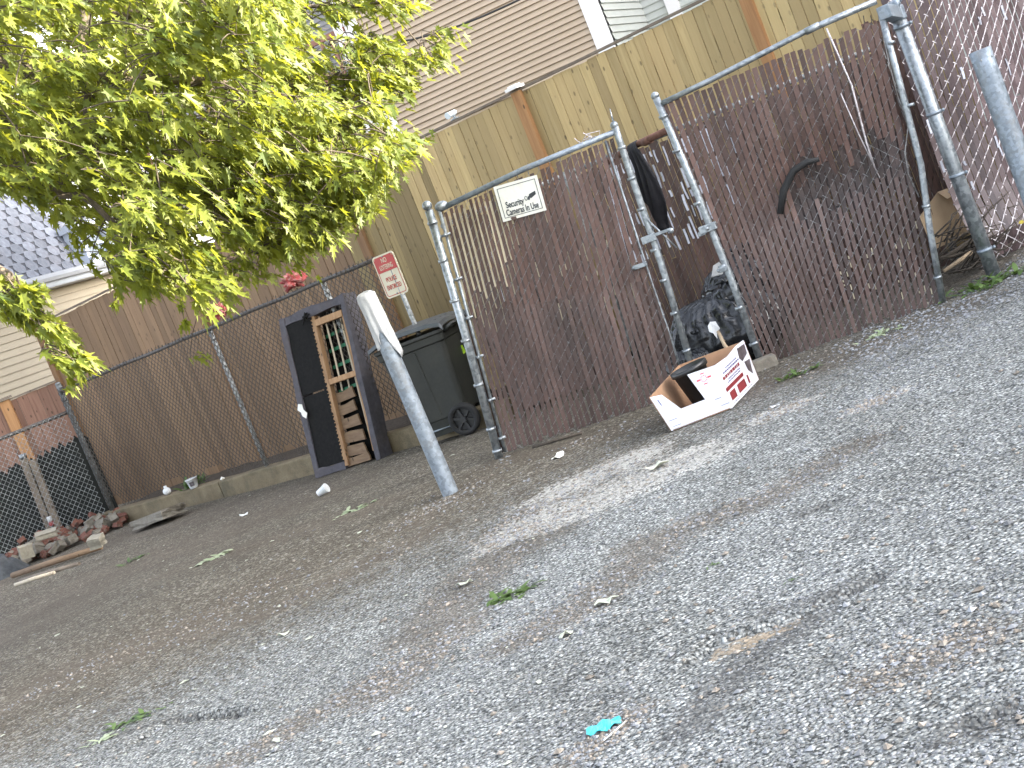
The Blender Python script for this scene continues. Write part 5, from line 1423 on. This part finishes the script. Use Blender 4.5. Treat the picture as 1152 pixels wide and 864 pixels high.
def litter():
    rr = random.Random(17)
    # pale leaf scraps, wilted, strewn over the dark asphalt
    proto = None
    def scrap(p, r, seed):
        m = MB(); k = 7; r2 = random.Random(seed)
        pts = [V((math.cos(i / k * 6.28) * r * r2.uniform(.5, 1.2), math.sin(i / k * 6.28) * r * .6 * r2.uniform(.5, 1.2), .004 + r * .35 * r2.random())) for i in range(k)]
        m.add([V((0, 0, .006))] + pts, [(0, 1 + i, 1 + (i + 1) % k) for i in range(k)]); return m
    protos = [scrap(None, .022, s).build('leaf_scrap', 'litter_pale') for s in range(5)]
    for o in protos: tag(o, 'small pale leaf scrap lying on the asphalt', 'leaf scrap', 'pale leaf scraps strewn on the asphalt')
    n = 0; k = 0
    while n < 175:
        if n < 120: px, py = rr.uniform(0, 640), rr.uniform(470, 864)
        else: px, py = rr.uniform(150, 420), rr.uniform(555, 640)
        if ray(px, py)[2] > -105: continue
        p = gnd(px, py)
        if p.y > 16.6 or (p - V((K0.x, K0.y, 0))).dot(KN) > -.2 and p.x < -1: continue
        if n < 120 and rr.random() < (px / 900 + .2): continue
        if G0.x - .1 < p.x < 2.9 and p.y > 10.5: continue
        s = rr.choice([.3, .35, .4, .5, .6, .8, 1.1]); o = protos[n % 5]
        if n >= 5: o = o.copy(); COL.objects.link(o)
        o.location = (p.x, p.y, gz(p.x, p.y)); o.rotation_euler = (0, 0, rr.uniform(0, 6.28)); o.scale = (s * rr.uniform(.7, 1.6), s, s); n += 1
    items = [(365, 557, .045, 'plastic_clear', 'plastic_cup', 'crushed clear plastic cup on the asphalt below the box spring', 'cup'),
             (276, 580, .05, 'paper_white', 'paper_scrap', 'flat white paper scrap on the dirt in front of the kerb', 'paper'),
             (452, 505, .05, 'paper_white', 'paper_scrap', 'white crumpled paper between the box spring and the bollard', 'paper'),
             (524, 657, .05, 'litter_pale', 'dry_leaf', 'curled dry leaf on the asphalt left of the middle weed', 'leaf'),
             (742, 526, .07, 'litter_pale', 'dry_leaf', 'broad pale leaf on the cement spill below the white box', 'leaf'),
             (628, 515, .05, 'paper', 'paper_scrap', 'cream scrap of paper under the left gate leaf', 'paper'),
             (683, 679, .05, 'litter_pale', 'dry_leaf', 'pale green leaf lying on the coarse asphalt', 'leaf'),
             (320, 715, .04, 'litter_pale', 'dry_leaf', 'dry leaf with raised edge on the dark asphalt at the left', 'leaf'),
             (637, 716, .04, 'litter_pale', 'dry_leaf', 'grey-green leaf on the coarse asphalt below the middle weed', 'leaf'),
             (873, 458, .03, 'paper_white', 'paper_scrap', 'tiny white scrap to the right of the white box', 'paper')]
    for i, (px, py, r, mat, nm, lab, cat) in enumerate(items):
        p = gnd(px, py); p.z = gz(p.x, p.y); m = MB(); k = 9; r2 = random.Random(i)
        if nm == 'plastic_cup':
            d = V((.8, -.3, .15)).normalized(); m.tube([p + UP * .04 - d * .05, p + UP * .045, p + UP * .05 + d * .05], [.028, .034, .044], 14, True)
        else:
            pts = [p + V((math.cos(a / k * 6.28) * r * r2.uniform(.6, 1.2), math.sin(a / k * 6.28) * r * .7 * r2.uniform(.6, 1.2), .004 + r * .6 * r2.random() ** 2)) for a in range(k)]
            m.add([p + UP * .012] + pts, [(0, 1 + a, 1 + (a + 1) % k) for a in range(k)])
        o = m.build(nm, mat); tag(o, lab, cat); sd = o.modifiers.new('thick', 'SOLIDIFY'); sd.thickness = .002
    # turquoise wrapper
    p = gnd(681, 821); p.z = gz(p.x, p.y); a, b_ = gnd(662, 825), gnd(700, 812); x = (b_ - a); x.z = 0; L = x.length; x.normalize(); y = V((-x.y, x.x, 0))
    m = MB(); n = 12; vs = []
    for j in range(5):
        for i in range(n + 1):
            u, v = i / n - .5, j / 4 - .5; w = .055 * (1 - (abs(u) * 1.7) ** 2 * .8)
            vs.append(p + x * (u * L) + y * (v * w * 1.3 + .012 * u) + UP * (.010 + .014 * math.cos(v * 3) * (1 - abs(u)) + .006 * math.sin(u * 14 + v * 6)))
    m.add(vs, [(j * (n + 1) + i, j * (n + 1) + i + 1, (j + 1) * (n + 1) + i + 1, (j + 1) * (n + 1) + i) for j in range(4) for i in range(n)])
    o = m.build('wrapper', 'turquoise'); sd = o.modifiers.new('t', 'SOLIDIFY'); sd.thickness = .002; tag(o, 'crumpled turquoise wrapper on the coarse asphalt at the bottom edge', 'wrapper')
    m = MB(); m.tube([gnd(680, 835) + UP * .006, gnd(704, 815) + UP * .008], .0022, 5); o = m.build('lollipop_stick', 'paper_white'); tag(o, 'thin white stick beside the turquoise wrapper', 'stick')
litter()

# ================================================================== HOUSES
def siding(mb, a, b_, z0, z1, exp_, n, lip=.016, zf=None):
    """lapped boards from a to b (ground points) facing n"""
    a, b_, n = V(a), V(b_), V(n); z = z0
    while z < z1 - 1e-4:
        t = min(z + exp_, z1)
        p = [a + n * lip + UP * z, b_ + n * lip + UP * z, b_ + UP * t, a + UP * t]
        mb.add(p, [(0, 1, 2, 3)]); mb.add([a + UP * z, b_ + UP * z, p[1], p[0]], [(0, 1, 2, 3)]); z = t
def wallbox(mb, a, b_, n, depth, z0, z1):
    a, b_, n = V(a), V(b_), V(n); q = [a, b_, b_ - n * depth, a - n * depth]
    mb.hexa([p + UP * z0 for p in q], [p + UP * z1 for p in q])

TD = V((-.91, .415, 0)).normalized(); TNn = V((-.415, -.91, 0)).normalized(); TB = -TNn
def tan_house():
    T1 = at(676, 20, 16.5); T1.z = 0
    q = T1 + TD; e = pln(432, 130, T1, q); L = (e - T1).dot(TD)
    t = thing('house', 'tan clapboard house with white corner boards rising behind the board fence', 'house', T1 + TD * (L / 2))
    m = MB(); siding(m, T1 + TD * .10, T1 + TD * (L - .06), .6, 7.2, .0665, TNn, .024); m.build('siding', 'siding_tan', t)
    m = MB(); wallbox(m, T1 + TD * .02 + TB * .005, T1 + TD * (L - .01) + TB * .005, TNn, 7.0, 0, 7.2); m.build('wall', 'siding_grey', t)
    for s, w in ((.06, .19), (L - .05, .16)):
        m = MB(); m.box(T1 + TD * s + TNn * .012 + UP * 3.6, (w, .045, 7.2), (TD, TNn, UP)); m.build('corner_board', 'white_trim', t)
    m = MB(); z1 = 7.2; a, b_ = T1 - TD * .4 + TNn * .4, T1 + TD * (L + .4) + TNn * .4; c, d = b_ + TB * 7.8, a + TB * 7.8
    rm = (a + d) / 2 + UP * 10, (b_ + c) / 2 + UP * 10
    m.add([a + UP * z1, b_ + UP * z1, c + UP * z1, d + UP * z1, rm[0], rm[1]], [(0, 1, 5, 4), (2, 3, 4, 5), (1, 2, 5), (3, 0, 4), (3, 2, 1, 0)]); m.build('roof', 'shingle_gap', t)
    # recessed porch beyond the left corner, with balcony above
    P0 = T1 + TD * (L + .03) + TB * 1.1; P1 = P0 + TD * 3.4
    m = MB(); siding(m, P0, P1, .6, 3.05, .0665, TNn, .014); siding(m, P0, P1, 3.3, 7.2, .0665, TNn, .014); m.build('porch_siding', 'siding_grey', t)
    m = MB(); wallbox(m, P0 + TB * .01, P1 + TB * .01, TNn, 5.0, 0, 7.2); m.build('porch_wall', 'siding_grey', t)
    m = MB(); m.box(T1 + TD * (L + 1.7) + TB * .50 + UP * 3.17, (3.4, 1.18, .22), (TD, TNn, UP)); m.build('balcony_floor', 'white_trim', t)
    w0 = pln(413, 140, P0, P1); sw = (w0 - P0).dot(TD); zc = w0.z
    f = MB()
    for a_, b2, z_, h_ in ((-.34, -.26, zc - .55, 1.5), (.26, .34, zc - .55, 1.5)): f.box(P0 + TD * (sw + (a_ + b2) / 2) + TNn * .03 + UP * (z_ + h_ / 2), (.08, .05, h_), (TD, TNn, UP))
    f.box(P0 + TD * sw + TNn * .03 + UP * (zc + .46), (.52, .05, .08), (TD, TNn, UP)); wf = f.build('window', 'white_trim', t)
    g = MB(); g.box(P0 + TD * sw + TNn * .018 + UP * (zc + .0), (.52, .02, .9), (TD, TNn, UP)); g.build('pane', 'dark_glass', wf)
    m = MB(); rr = random.Random(2)
    for i in range(24): m.box(T1 + TD * (L + .12 + i * .13) + TB * -.02 + UP * 3.80, (.035, .035, .80), (TD, TNn, UP))
    m.box(T1 + TD * (L + 1.7) + TB * -.02 + UP * 4.23, (3.3, .06, .06), (TD, TNn, UP)); m.box(T1 + TD * (L + 1.7) + TB * -.02 + UP * 3.37, (3.3, .05, .05), (TD, TNn, UP)); m.build('balustrade', 'balcony_red', t)
    for s in (.10, 1.7, 3.3):
        m = MB(); m.box(T1 + TD * (L + s) + TB * -.02 + UP * 4.6, (.10, .11, 2.6), (TD, TNn, UP)); m.build('balcony_post', 'white_trim', t)
    return T1, L
T1, TL_ = tan_house()
def setback_walls():
    d = 1.5; A = T1 + TB * .03 - TD * .04; B = A + TB * d; C = B - TD * 4.0
    t = thing('house', 'clapboard walls stepping back right of the tan house, grey-green carrying the cooler light', 'house', B)
    m = MB(); siding(m, A, B, .6, 7.0, .082, -TD, .016); m.build('return_siding', 'siding_skylit', t)
    m = MB(); siding(m, B, C, .6, 7.0, .082, TNn, .016); m.build('front_siding', 'siding_skylit', t)
    m = MB(); wallbox(m, B + TB * .01, C + TB * .01, TNn, 4, 0, 7.0); m.build('wall', 'siding_grey', t)
    w = pln(757, 5, B, C); s = (w - B).dot(-TD); f = MB()
    f.box(B - TD * s + TNn * .02 + UP * 3.6, (.15, .05, 7.0), (TD, TNn, UP)); f.build('corner_board', 'white_trim', t)
    m = MB(); a, b_ = B + TNn * .3, C + TNn * .3; m.add([a + UP * 7, b_ + UP * 7, b_ + TB * 4.6 + UP * 8.6, a + TB * 4.6 + UP * 8.6], [(0, 1, 2, 3)]); m.build('roof', 'shingle_gap', t)
setback_walls()
# power line sagging across the tan wall
ca, cb_ = at(596, -6, 15.0), at(380, 58, 15.6)
m = MB(); m.tube([ca + (ca - cb_) * .8 + UP * .5] + [ca.lerp(cb_, i / 8) - UP * (.10 * math.sin(math.pi * i / 8)) for i in range(9)] + [cb_ + (cb_ - ca) * .6 + UP * .2], .010, 6); o = m.build('power_cable', 'cable', None, True); tag(o, 'thin black cable sagging in front of the tan clapboard wall', 'cable')

def left_house():
    H0, H1 = lvl(0, 339, 3.3), lvl(125, 305, 3.3); HD = (H1 - H0); HD.z = 0; HD.normalize(); n = V((HD.y, -HD.x, 0))
    H0.z = 0; A = H0 - HD * 3.5 - n * .28; Bx = H0 + HD * 9.5 - n * .28; L = (Bx - A).length
    t = thing('house', 'cream clapboard house with grey scalloped shingle roof at the left', 'house', A.lerp(Bx, .4))
    m = MB(); siding(m, A, Bx, .4, 3.3, .115, n, .018); m.build('siding', 'siding_cream', t)
    m = MB(); wallbox(m, A - n * .01, Bx - n * .01, n, 6.5, 0, 3.3); m.build('wall', 'siding_cream', t)
    m = MB(); c = A.lerp(Bx, .5); m.box(c + n * .14 + UP * 3.33, (L + .4, .30, .06), (HD, n, UP)); m.box(c + n * .29 + UP * 3.40, (L + .4, .03, .17), (HD, n, UP)); m.build('fascia', 'gutter_white', t)
    g = MB(); g0, g1 = A - HD * .2 + n * .31, Bx + HD * .2 + n * .31
    prof = [(0, 3.40), (.02, 3.385), (.08, 3.39), (.115, 3.44), (.13, 3.50), (.115, 3.50), (.10, 3.45), (.0, 3.41)]
    vs = [p + n * x + UP * z for p in (g0, g1) for (x, z) in prof]; k = len(prof); g.add(vs, [(i, (i + 1) % k, k + (i + 1) % k, k + i) for i in range(k)]); g.build('gutter', 'gutter_white', t)
    # steep roof with hexagonal shingles
    slope = math.radians(68); up = (UP * math.sin(slope) - n * math.cos(slope)); rn = (n * math.sin(slope) + UP * math.cos(slope))
    R0 = A + n * .26 + UP * 3.47; RH = 3.6
    m = MB(); m.hexa([R0, R0 + HD * L, R0 + HD * L - n * .3, R0 - n * .3], [R0 + up * RH, R0 + HD * L + up * RH, R0 + HD * L + up * RH - n * .3, R0 + up * RH - n * .3]); rf = m.build('roof', 'shingle_gap', t)
    m = MB(); wx, wy = .33, .225; rr = random.Random(1)
    rows = int(RH / (wy * .78)); 
    for j in range(rows):
        for i in range(int(L / wx) + 1):
            cx = (i + .5 * (j & 1)) * wx; cy = (j + .6) * wy * .78
            if cx > L - .1: continue
            hx, hy = wx * .455, wy * .455; o_ = rr.uniform(.008, .014)
            pts = [R0 + HD * (cx + a) + up * (cy + b_) + rn * o_ for a, b_ in ((-hx, 0), (-hx * .55, -hy), (hx * .55, -hy), (hx, 0), (hx * .55, hy), (-hx * .55, hy))]
            m.poly(pts, rn, .012)
    m.build('shingles', 'shingle', rf)
    # dormer-like window standing on the gutter
    WC = pln(102, 268, A + n * .25, Bx + n * .25); s = (WC - A).dot(HD); zb = 3.52
    m = MB(); o_ = .26; ww, wh = .80, .62
    for a, w in ((-ww / 2, .10), (ww / 2, .10)): m.box(A + HD * (s + a) + n * .20 + UP * (zb + wh / 2), (w, .30, wh + .1), (HD, n, UP))
    m.box(A + HD * s + n * .20 + UP * (zb + wh + .03), (ww + .2, .34, .12), (HD, n, UP)); m.box(A + HD * s + n * .24 + UP * (zb + .03), (ww + .16, .36, .10), (HD, n, UP)); m.box(A + HD * s + n * .19 + UP * (zb + wh * .5), (ww, .2, .05), (HD, n, UP))
    w = m.build('window', 'gutter_white', t)
    m = MB(); m.box(A + HD * s + n * .14 + UP * (zb + wh / 2), (ww - .08, .2, wh - .04), (HD, n, UP)); 
    pm('window_glass', (0.16, 0.19, 0.22), (0.22, 0.25, 0.28), 2, 0.1, bmp=0); m.build('pane', 'window_glass', w)
left_house()
def far_house():
    A, B = V((-9.5, 29, 0)), V((-3.75, 30.5, 0)); d = (B - A).normalized(); n = V((d.y, -d.x, 0))
    t = thing('house', 'pale blue-grey clapboard house glimpsed between the leaves far behind', 'house', A.lerp(B, .5))
    m = MB(); siding(m, A, B, .5, 8.5, .13, n, .02); m.build('siding', 'siding_blue', t)
    m = MB(); wallbox(m, A - n * .01, B - n * .01, n, 6, 0, 8.5); m.build('wall', 'siding_blue', t)
    m = MB(); m.box(B + n * .02 + UP * 4.25, (.2, .06, 8.5), (d, n, UP)); m.box(A + n * .02 + UP * 4.25, (.2, .06, 8.5), (d, n, UP)); m.build('corner_board', 'white_trim', t)
    for s, z in ((1.5, 4.6), (3.6, 4.6), (5.2, 2.9)):
        f = MB(); f.box(A + d * s + n * .03 + UP * z, (.95, .07, 1.5), (d, n, UP)); w = f.build('window', 'white_trim', t)
        f = MB(); f.box(A + d * s + n * .04 + UP * z, (.75, .07, 1.3), (d, n, UP)); f.build('pane', 'dark_glass', w)
    m = MB(); a, b_ = A - d * .4 + n * .4, B + d * .4 + n * .4; c, e = b_ - n * 6.8, a - n * 6.8; m.add([a + UP * 8.5, b_ + UP * 8.5, c + UP * 8.5, e + UP * 8.5, (a + e) / 2 + UP * 11, (b_ + c) / 2 + UP * 11], [(0, 1, 5, 4), (2, 3, 4, 5), (1, 2, 5), (3, 0, 4), (3, 2, 1, 0)]); m.build('roof', 'shingle_gap', t)
far_house()

# added unseen building, shaped and placed to shade the lot (right, beyond the frame)
SHA, SHB, SHC = -.6, .28, .45          # shadow plane  z = A + B*y + C*x
SD = V((1.0, -.35, SHB * -.35 + SHC)).normalized()   # towards the sun
def shade_block():
    e = V((-.528, .849, 0)).normalized(); n = V((.849, .528, 0)).normalized(); p = V((20, 0, 0)); H = SHA + SHC * 20
    a, b_ = p - e * 34, p + e * 19
    t = thing('added_shade_building', 'long plain building added out of view right of the lot to shade it', 'building', a.lerp(b_, .5))
    m = MB(); q = [a, b_, b_ + n * 12, a + n * 12]; m.hexa([x for x in q], [x + UP * H for x in q]); m.build('wall', 'block_wall', t)
    for i in range(12):
        s = 3 + i * 4.1
        for z in (1.8, 5.2):
            f = MB(); f.box(a + e * s - n * .02 + UP * z, (1.3, .1, 1.6), (e, n, UP)); w = f.build('window', 'white_trim', t)
            f = MB(); f.box(a + e * s - n * .04 + UP * z, (1.1, .1, 1.4), (e, n, UP)); f.build('pane', 'dark_glass', w)
shade_block()

# ================================================================== MAPLE TREE
LEAF = [(0, 0), (.12, .12), (.38, .02), (.22, .24), (.50, .56), (.20, .44), (.13, .50), (.22, .84), (.08, .74), (0, 1.16)]
LEAF_V = [(x, y) for x, y in LEAF] + [(-x, y) for x, y in LEAF[1:-1]]
LN = len(LEAF)
def leaf(mb, p, tip, nrm, size, rr):
    tip = V(tip).normalized(); nrm = V(nrm); nrm = (nrm - tip * nrm.dot(tip))
    if nrm.length < .05: nrm = tip.orthogonal()
    nrm.normalize(); s = tip.cross(nrm); fold = rr.uniform(.05, .5); curl = rr.uniform(-.1, .45)
    w = size * rr.uniform(.62, .85)
    def pt(x, y): return p + s * (x * w) + tip * (y * size) + nrm * (abs(x) * fold * size - curl * y * y * size * .5)
    o = len(mb.v)
    mid = [(0, .25), (0, .55), (0, .8)]
    R = [pt(x, y) for x, y in LEAF]; Lf = [pt(-x, y) for x, y in LEAF[1:-1]]; Md = [pt(*q) for q in mid]
    mb.v.extend([tuple(q) for q in R + Lf + Md]); L0 = LN - 1
    def f(*idx): mb.f.append(tuple(o + i for i in idx)); mb.m.append(0)
    b, t = 0, LN - 1; m1, m2, m3 = LN + LN - 2, LN + LN - 1, LN + LN
    for r in (lambda i: i, lambda i: (0 if i == 0 else (LN - 1 if i == LN - 1 else LN + i - 1))):
        f(r(0), r(1), m1); f(r(1), r(2), r(3)); f(r(1), r(3), m1); f(r(3), r(5), m2, m1); f(r(3), r(4), r(5)); f(r(5), r(6), m2); f(r(6), r(8), m3, m2); f(r(6), r(7), r(8)); f(r(8), r(9), m3)

def maple():
    base = V((-4.9, 8.7, 0)); top = V((-4.3, 9.3, 3.0))
    t = thing('maple_tree', 'leafy maple tree with yellow-green sunlit leaves overhanging from the left', 'tree', base)
    rr = random.Random(33)
    trunk = MB(); trunk.tube([base - UP * .2, base + V((0, 0, .3)), base.lerp(top, .5) + V((.1, 0, 0)), top, top + V((.3, .2, 1.6)), top + V((.5, .5, 3.4)), top + V((.6, .5, 5.0))], [.30, .22, .19, .17, .13, .08, .03], 12)
    lv = MB(); tw = MB(); nodes = []
    def limb(pts, r0, r1):
        pts = [V(p) for p in pts]; fine = []
        for i in range(len(pts) - 1):
            for k in range(4): fine.append(pts[i].lerp(pts[i + 1], k / 4) + V((rr.gauss(0, .015), rr.gauss(0, .015), rr.gauss(0, .015))))
        fine.append(pts[-1]); n = len(fine)
        trunk.tube(fine, [r0 + (r1 - r0) * i / (n - 1) for i in range(n)], 7); nodes.extend(fine)
    j1, j2, j3 = top, top + V((.3, .2, 1.6)), top.lerp(base, .15)
    limb([j1, at(-40, 60, 9.2), at(70, 90, 9.4), at(190, 90, 9.6), at(300, 105, 9.9), at(360, 85, 10.0), at(430, 90, 10.0), at(495, 45, 10.0)], .055, .006)
    limb([j1, at(-60, 120, 9.5), at(60, 160, 10.0), at(180, 170, 10.3), at(290, 190, 10.5), at(380, 190, 10.6), at(440, 165, 10.6)], .055, .006)
    limb([j2, at(20, -30, 9.6), at(130, 20, 9.8), at(250, 15, 10.0), at(340, 10, 10.2), at(450, 5, 10.4)], .05, .006)
    limb([j3, at(-70, 200, 9.0), at(40, 200, 9.0), at(110, 235, 9.0), at(170, 275, 9.0), at(215, 300, 9.0)], .04, .005)
    limb([j3, at(-80, 260, 8.8), at(-10, 300, 8.8), at(40, 345, 8.8), at(70, 375, 8.8), at(80, 408, 8.8)], .05, .004)
    limb([j1, at(-40, 150, 10.6), at(90, 190, 11.6), at(190, 240, 12.4), at(270, 280, 12.8), at(320, 295, 13)], .05, .006)
    limb([j2, at(95, -20, 9.6), at(97, 30, 9.5), at(95, 110, 9.3), at(110, 190, 9.1)], .06, .01)
    def clump(c, size, n, out, lit=1.0, spread=1.0):
        # a drooping twig carrying opposite pairs of leaves
        best = min(nodes, key=lambda q: (q - c).length_squared)
        d = V((out[0] + rr.gauss(0, .45), out[1] + rr.gauss(0, .5), out[2] + rr.gauss(0, .28))).normalized(); L = rr.uniform(.22, .5) * spread
        a = c - d * L * .5; e = c + d * L * .5 - UP * .10 * L
        tw.tube([best, best.lerp(a, .35) + UP * .03, best.lerp(a, .75) + UP * .03, a, c, e], [.005, .0045, .004, .0035, .003, .0016], 4, False); nodes.append(a); nodes.append(c)
        for i in range(n):
            f = rr.random() ** .8; p = a.lerp(e, f) + V((rr.gauss(0, .05), rr.gauss(0, .05), rr.gauss(0, .04))) * spread
            tip = V((d.x * .75 + rr.gauss(0, .33), d.y * .5 + rr.gauss(0, .40), -.95 + rr.gauss(0, .30)))
            nrm = V((.50 + rr.gauss(0, .5), -.50 + rr.gauss(0, .55), .75 + rr.gauss(0, .4)))
            leaf(lv, p, tip, nrm, size * rr.uniform(.70, 1.25), rr)
    def inpoly(x, y, poly):
        c = False; j = len(poly) - 1
        for i in range(len(poly)):
            xi, yi = poly[i]; xj, yj = poly[j]
            if (yi > y) != (yj > y) and x < (xj - xi) * (y - yi) / (yj - yi) + xi: c = not c
            j = i
        return c
    HOLES = [[(318, 15), (345, 10), (350, 48), (325, 52)], [(5, 205), (60, 195), (85, 240), (55, 290), (0, 305)], [(90, 250), (116, 252), (114, 282), (92, 280)], [(150, 205), (170, 206), (163, 230), (148, 228)], [(372, 118), (430, 122), (432, 150), (395, 150)], [(335, 78), (400, 92), (405, 112), (345, 112)], [(330, 198), (366, 200), (360, 216), (335, 214)], [(0, 118), (28, 120), (26, 140), (0, 140)], [(352, 60), (400, 62), (396, 82), (356, 80)]]
    def fill(poly, num, d0, d1, size, nl, out, hole=1.0, spread=1.0):
        xs = [p[0] for p in poly]; ys = [p[1] for p in poly]; k = 0
        while k < num:
            x, y = rr.uniform(min(xs), max(xs)), rr.uniform(min(ys), max(ys))
            if not inpoly(x, y, poly): continue
            if rr.random() < hole and any(inpoly(x, y, h) for h in HOLES): k += .3; continue
            d = rr.uniform(d0, d1)
            if mnoise.noise(V((x * .016, y * .016, d * .6))) < -.32: k += .2; continue
            clump(at(x, y, d), size, nl, out, spread=spread); k += 1
    R = (.75, -.15, -.35)
    A = [(-60, -60), (335, -60), (335, 30), (330, 120), (300, 185), (235, 205), (205, 250), (190, 290), (150, 300), (95, 290), (80, 245), (95, 200), (-60, 195)]
    fill(A, 400, 8.5, 10.2, .098, 16, R); fill(A, 300, 10.0, 12.0, .105, 14, R); fill([(-60, -60), (340, -60), (335, 60), (200, 100), (-60, 130)], 130, 11.0, 12.6, .11, 14, R, 0); fill([(-60, -60), (130, -60), (150, 120), (90, 195), (-60, 195)], 150, 10.5, 13.0, .115, 15, R, 0); fill([(280, 90), (420, 95), (425, 115), (395, 130), (300, 200)], 60, 10.2, 11.0, .09, 14, R, 0, .8)
    B = [(330, -40), (470, -40), (466, 12), (440, 22), (400, 14), (372, 22), (350, 20)]
    fill(B, 40, 9.8, 10.6, .10, 10, R, spread=.8)
    C = [(330, 62), (372, 52), (400, 40), (432, 42), (442, 62), (470, 62), (490, 30), (503, 36), (498, 62), (462, 92), (432, 106), (395, 108), (345, 116), (318, 108)]
    fill(C, 95, 9.6, 10.3, .084, 10, (.8, -.1, -.1), spread=.6)
    Dm = [(200, 130), (330, 112), (425, 105), (432, 120), (390, 128), (368, 140), (395, 152), (425, 148), (452, 156), (432, 180), (418, 196), (396, 238), (368, 248), (338, 272), (300, 280), (250, 260), (220, 220)]
    fill(Dm, 380, 9.0, 10.3, .086, 15, R, spread=.85)
    E_ = [(165, 240), (240, 200), (330, 230), (385, 225), (385, 250), (340, 285), (308, 312), (255, 335), (205, 350), (172, 330)]
    fill(E_, 85, 12.2, 13.2, .10, 11, R)
    Fp = [(0, 300), (30, 318), (60, 345), (90, 372), (88, 408), (70, 412), (58, 380), (30, 362), (0, 352), (-20, 320)]
    fill(Fp, 34, 8.6, 9.0, .105, 9, (.7, -.1, -.6), 0, .6)
    Gp = [(95, 270), (150, 250), (215, 270), (238, 300), (225, 325), (205, 330), (180, 300), (150, 325), (118, 320)]
    fill(Gp, 36, 8.7, 9.3, .11, 10, (.7, -.1, -.6), .5, .7)
    Hp = [(0, 188), (95, 195), (90, 250), (70, 255), (60, 225), (20, 215), (0, 225)]
    fill(Hp, 20, 8.7, 9.6, .10, 10, R, 0, .7)
    # a few leaves hanging low over the fence
    for (x, y, d) in ((222, 397, 13.2), (205, 350, 13), (130, 335, 12.6)): clump(at(x, y, d), .10, 7, (.5, 0, -.6), spread=.5)
    # the rest of the crown above and left of the frame
    k = 0
    while k < 420:
        d = V((rr.gauss(0, 1), rr.gauss(0, 1), rr.gauss(0, 1))).normalized() * rr.uniform(.55, 1) ; p = V((-4.0, 9.7, 5.6)) + V((d.x * 3.6, d.y * 2.8, d.z * 2.9))
        px, py = project(*p)
        if -70 < px < 1200 and -70 < py < 900 or p.z < 2.6: continue
        clump(p, .11, 13, (d.x, d.y, -.3), spread=1.3); k += 1
    trunk.build('trunk', 'bark', t, True); tw.build('twigs', 'bark', t, True); lv.build('crown', 'maple_leaf', t)
maple()

# ================================================================== LIGHT, SKY, CAMERA
w = bpy.data.worlds.new('World'); scene.world = w; w.use_nodes = True
nt = w.node_tree; nt.nodes.clear(); out = nt.nodes.new('ShaderNodeOutputWorld'); bg = nt.nodes.new('ShaderNodeBackground'); sky = nt.nodes.new('ShaderNodeTexSky')
sky.sky_type = 'NISHITA'; sky.sun_disc = False
el = math.asin(SD.z); az = math.atan2(SD.x, SD.y)
sky.sun_elevation = el; sky.sun_rotation = az; sky.air_density = 0.8; sky.dust_density = 3.5; sky.ozone_density = 2.2
bg.inputs[1].default_value = 0.15
hs = nt.nodes.new('ShaderNodeHueSaturation'); hs.inputs['Saturation'].default_value = 0.42   # hazy late-summer sky
nt.links.new(sky.outputs[0], hs.inputs['Color']); nt.links.new(hs.outputs[0], bg.inputs[0]); nt.links.new(bg.outputs[0], out.inputs[0])
sl = bpy.data.lights.new('sun', 'SUN'); sl.energy = 4.0; sl.angle = math.radians(.53); sl.color = (1.0, .90, .72)
so = bpy.data.objects.new('sun', sl); COL.objects.link(so); so.location = SD * 60; so.rotation_euler = SD.to_track_quat('Z', 'Y').to_euler()

cam = bpy.data.cameras.new('camera'); cam.sensor_width = 36; cam.lens = F / 1152 * 36; cam.clip_end = 2000; cam.clip_start = .05
co = bpy.data.objects.new('camera', cam); COL.objects.link(co); scene.camera = co
r0, u0, f0 = V((1, 0, 0)), V((0, sP, cP)), V((0, cP, -sP))
ri = r0 * cR - u0 * sR; ui = r0 * sR + u0 * cR
Mx = Matrix((ri, ui, -f0)).transposed().to_4x4(); Mx.translation = V((0, 0, EYE)); co.matrix_world = Mx
vs = scene.view_settings; vs.view_transform = 'Standard'; vs.look = 'None'; vs.gamma = 1.0; vs.exposure = 2.98; vs.use_curve_mapping = False
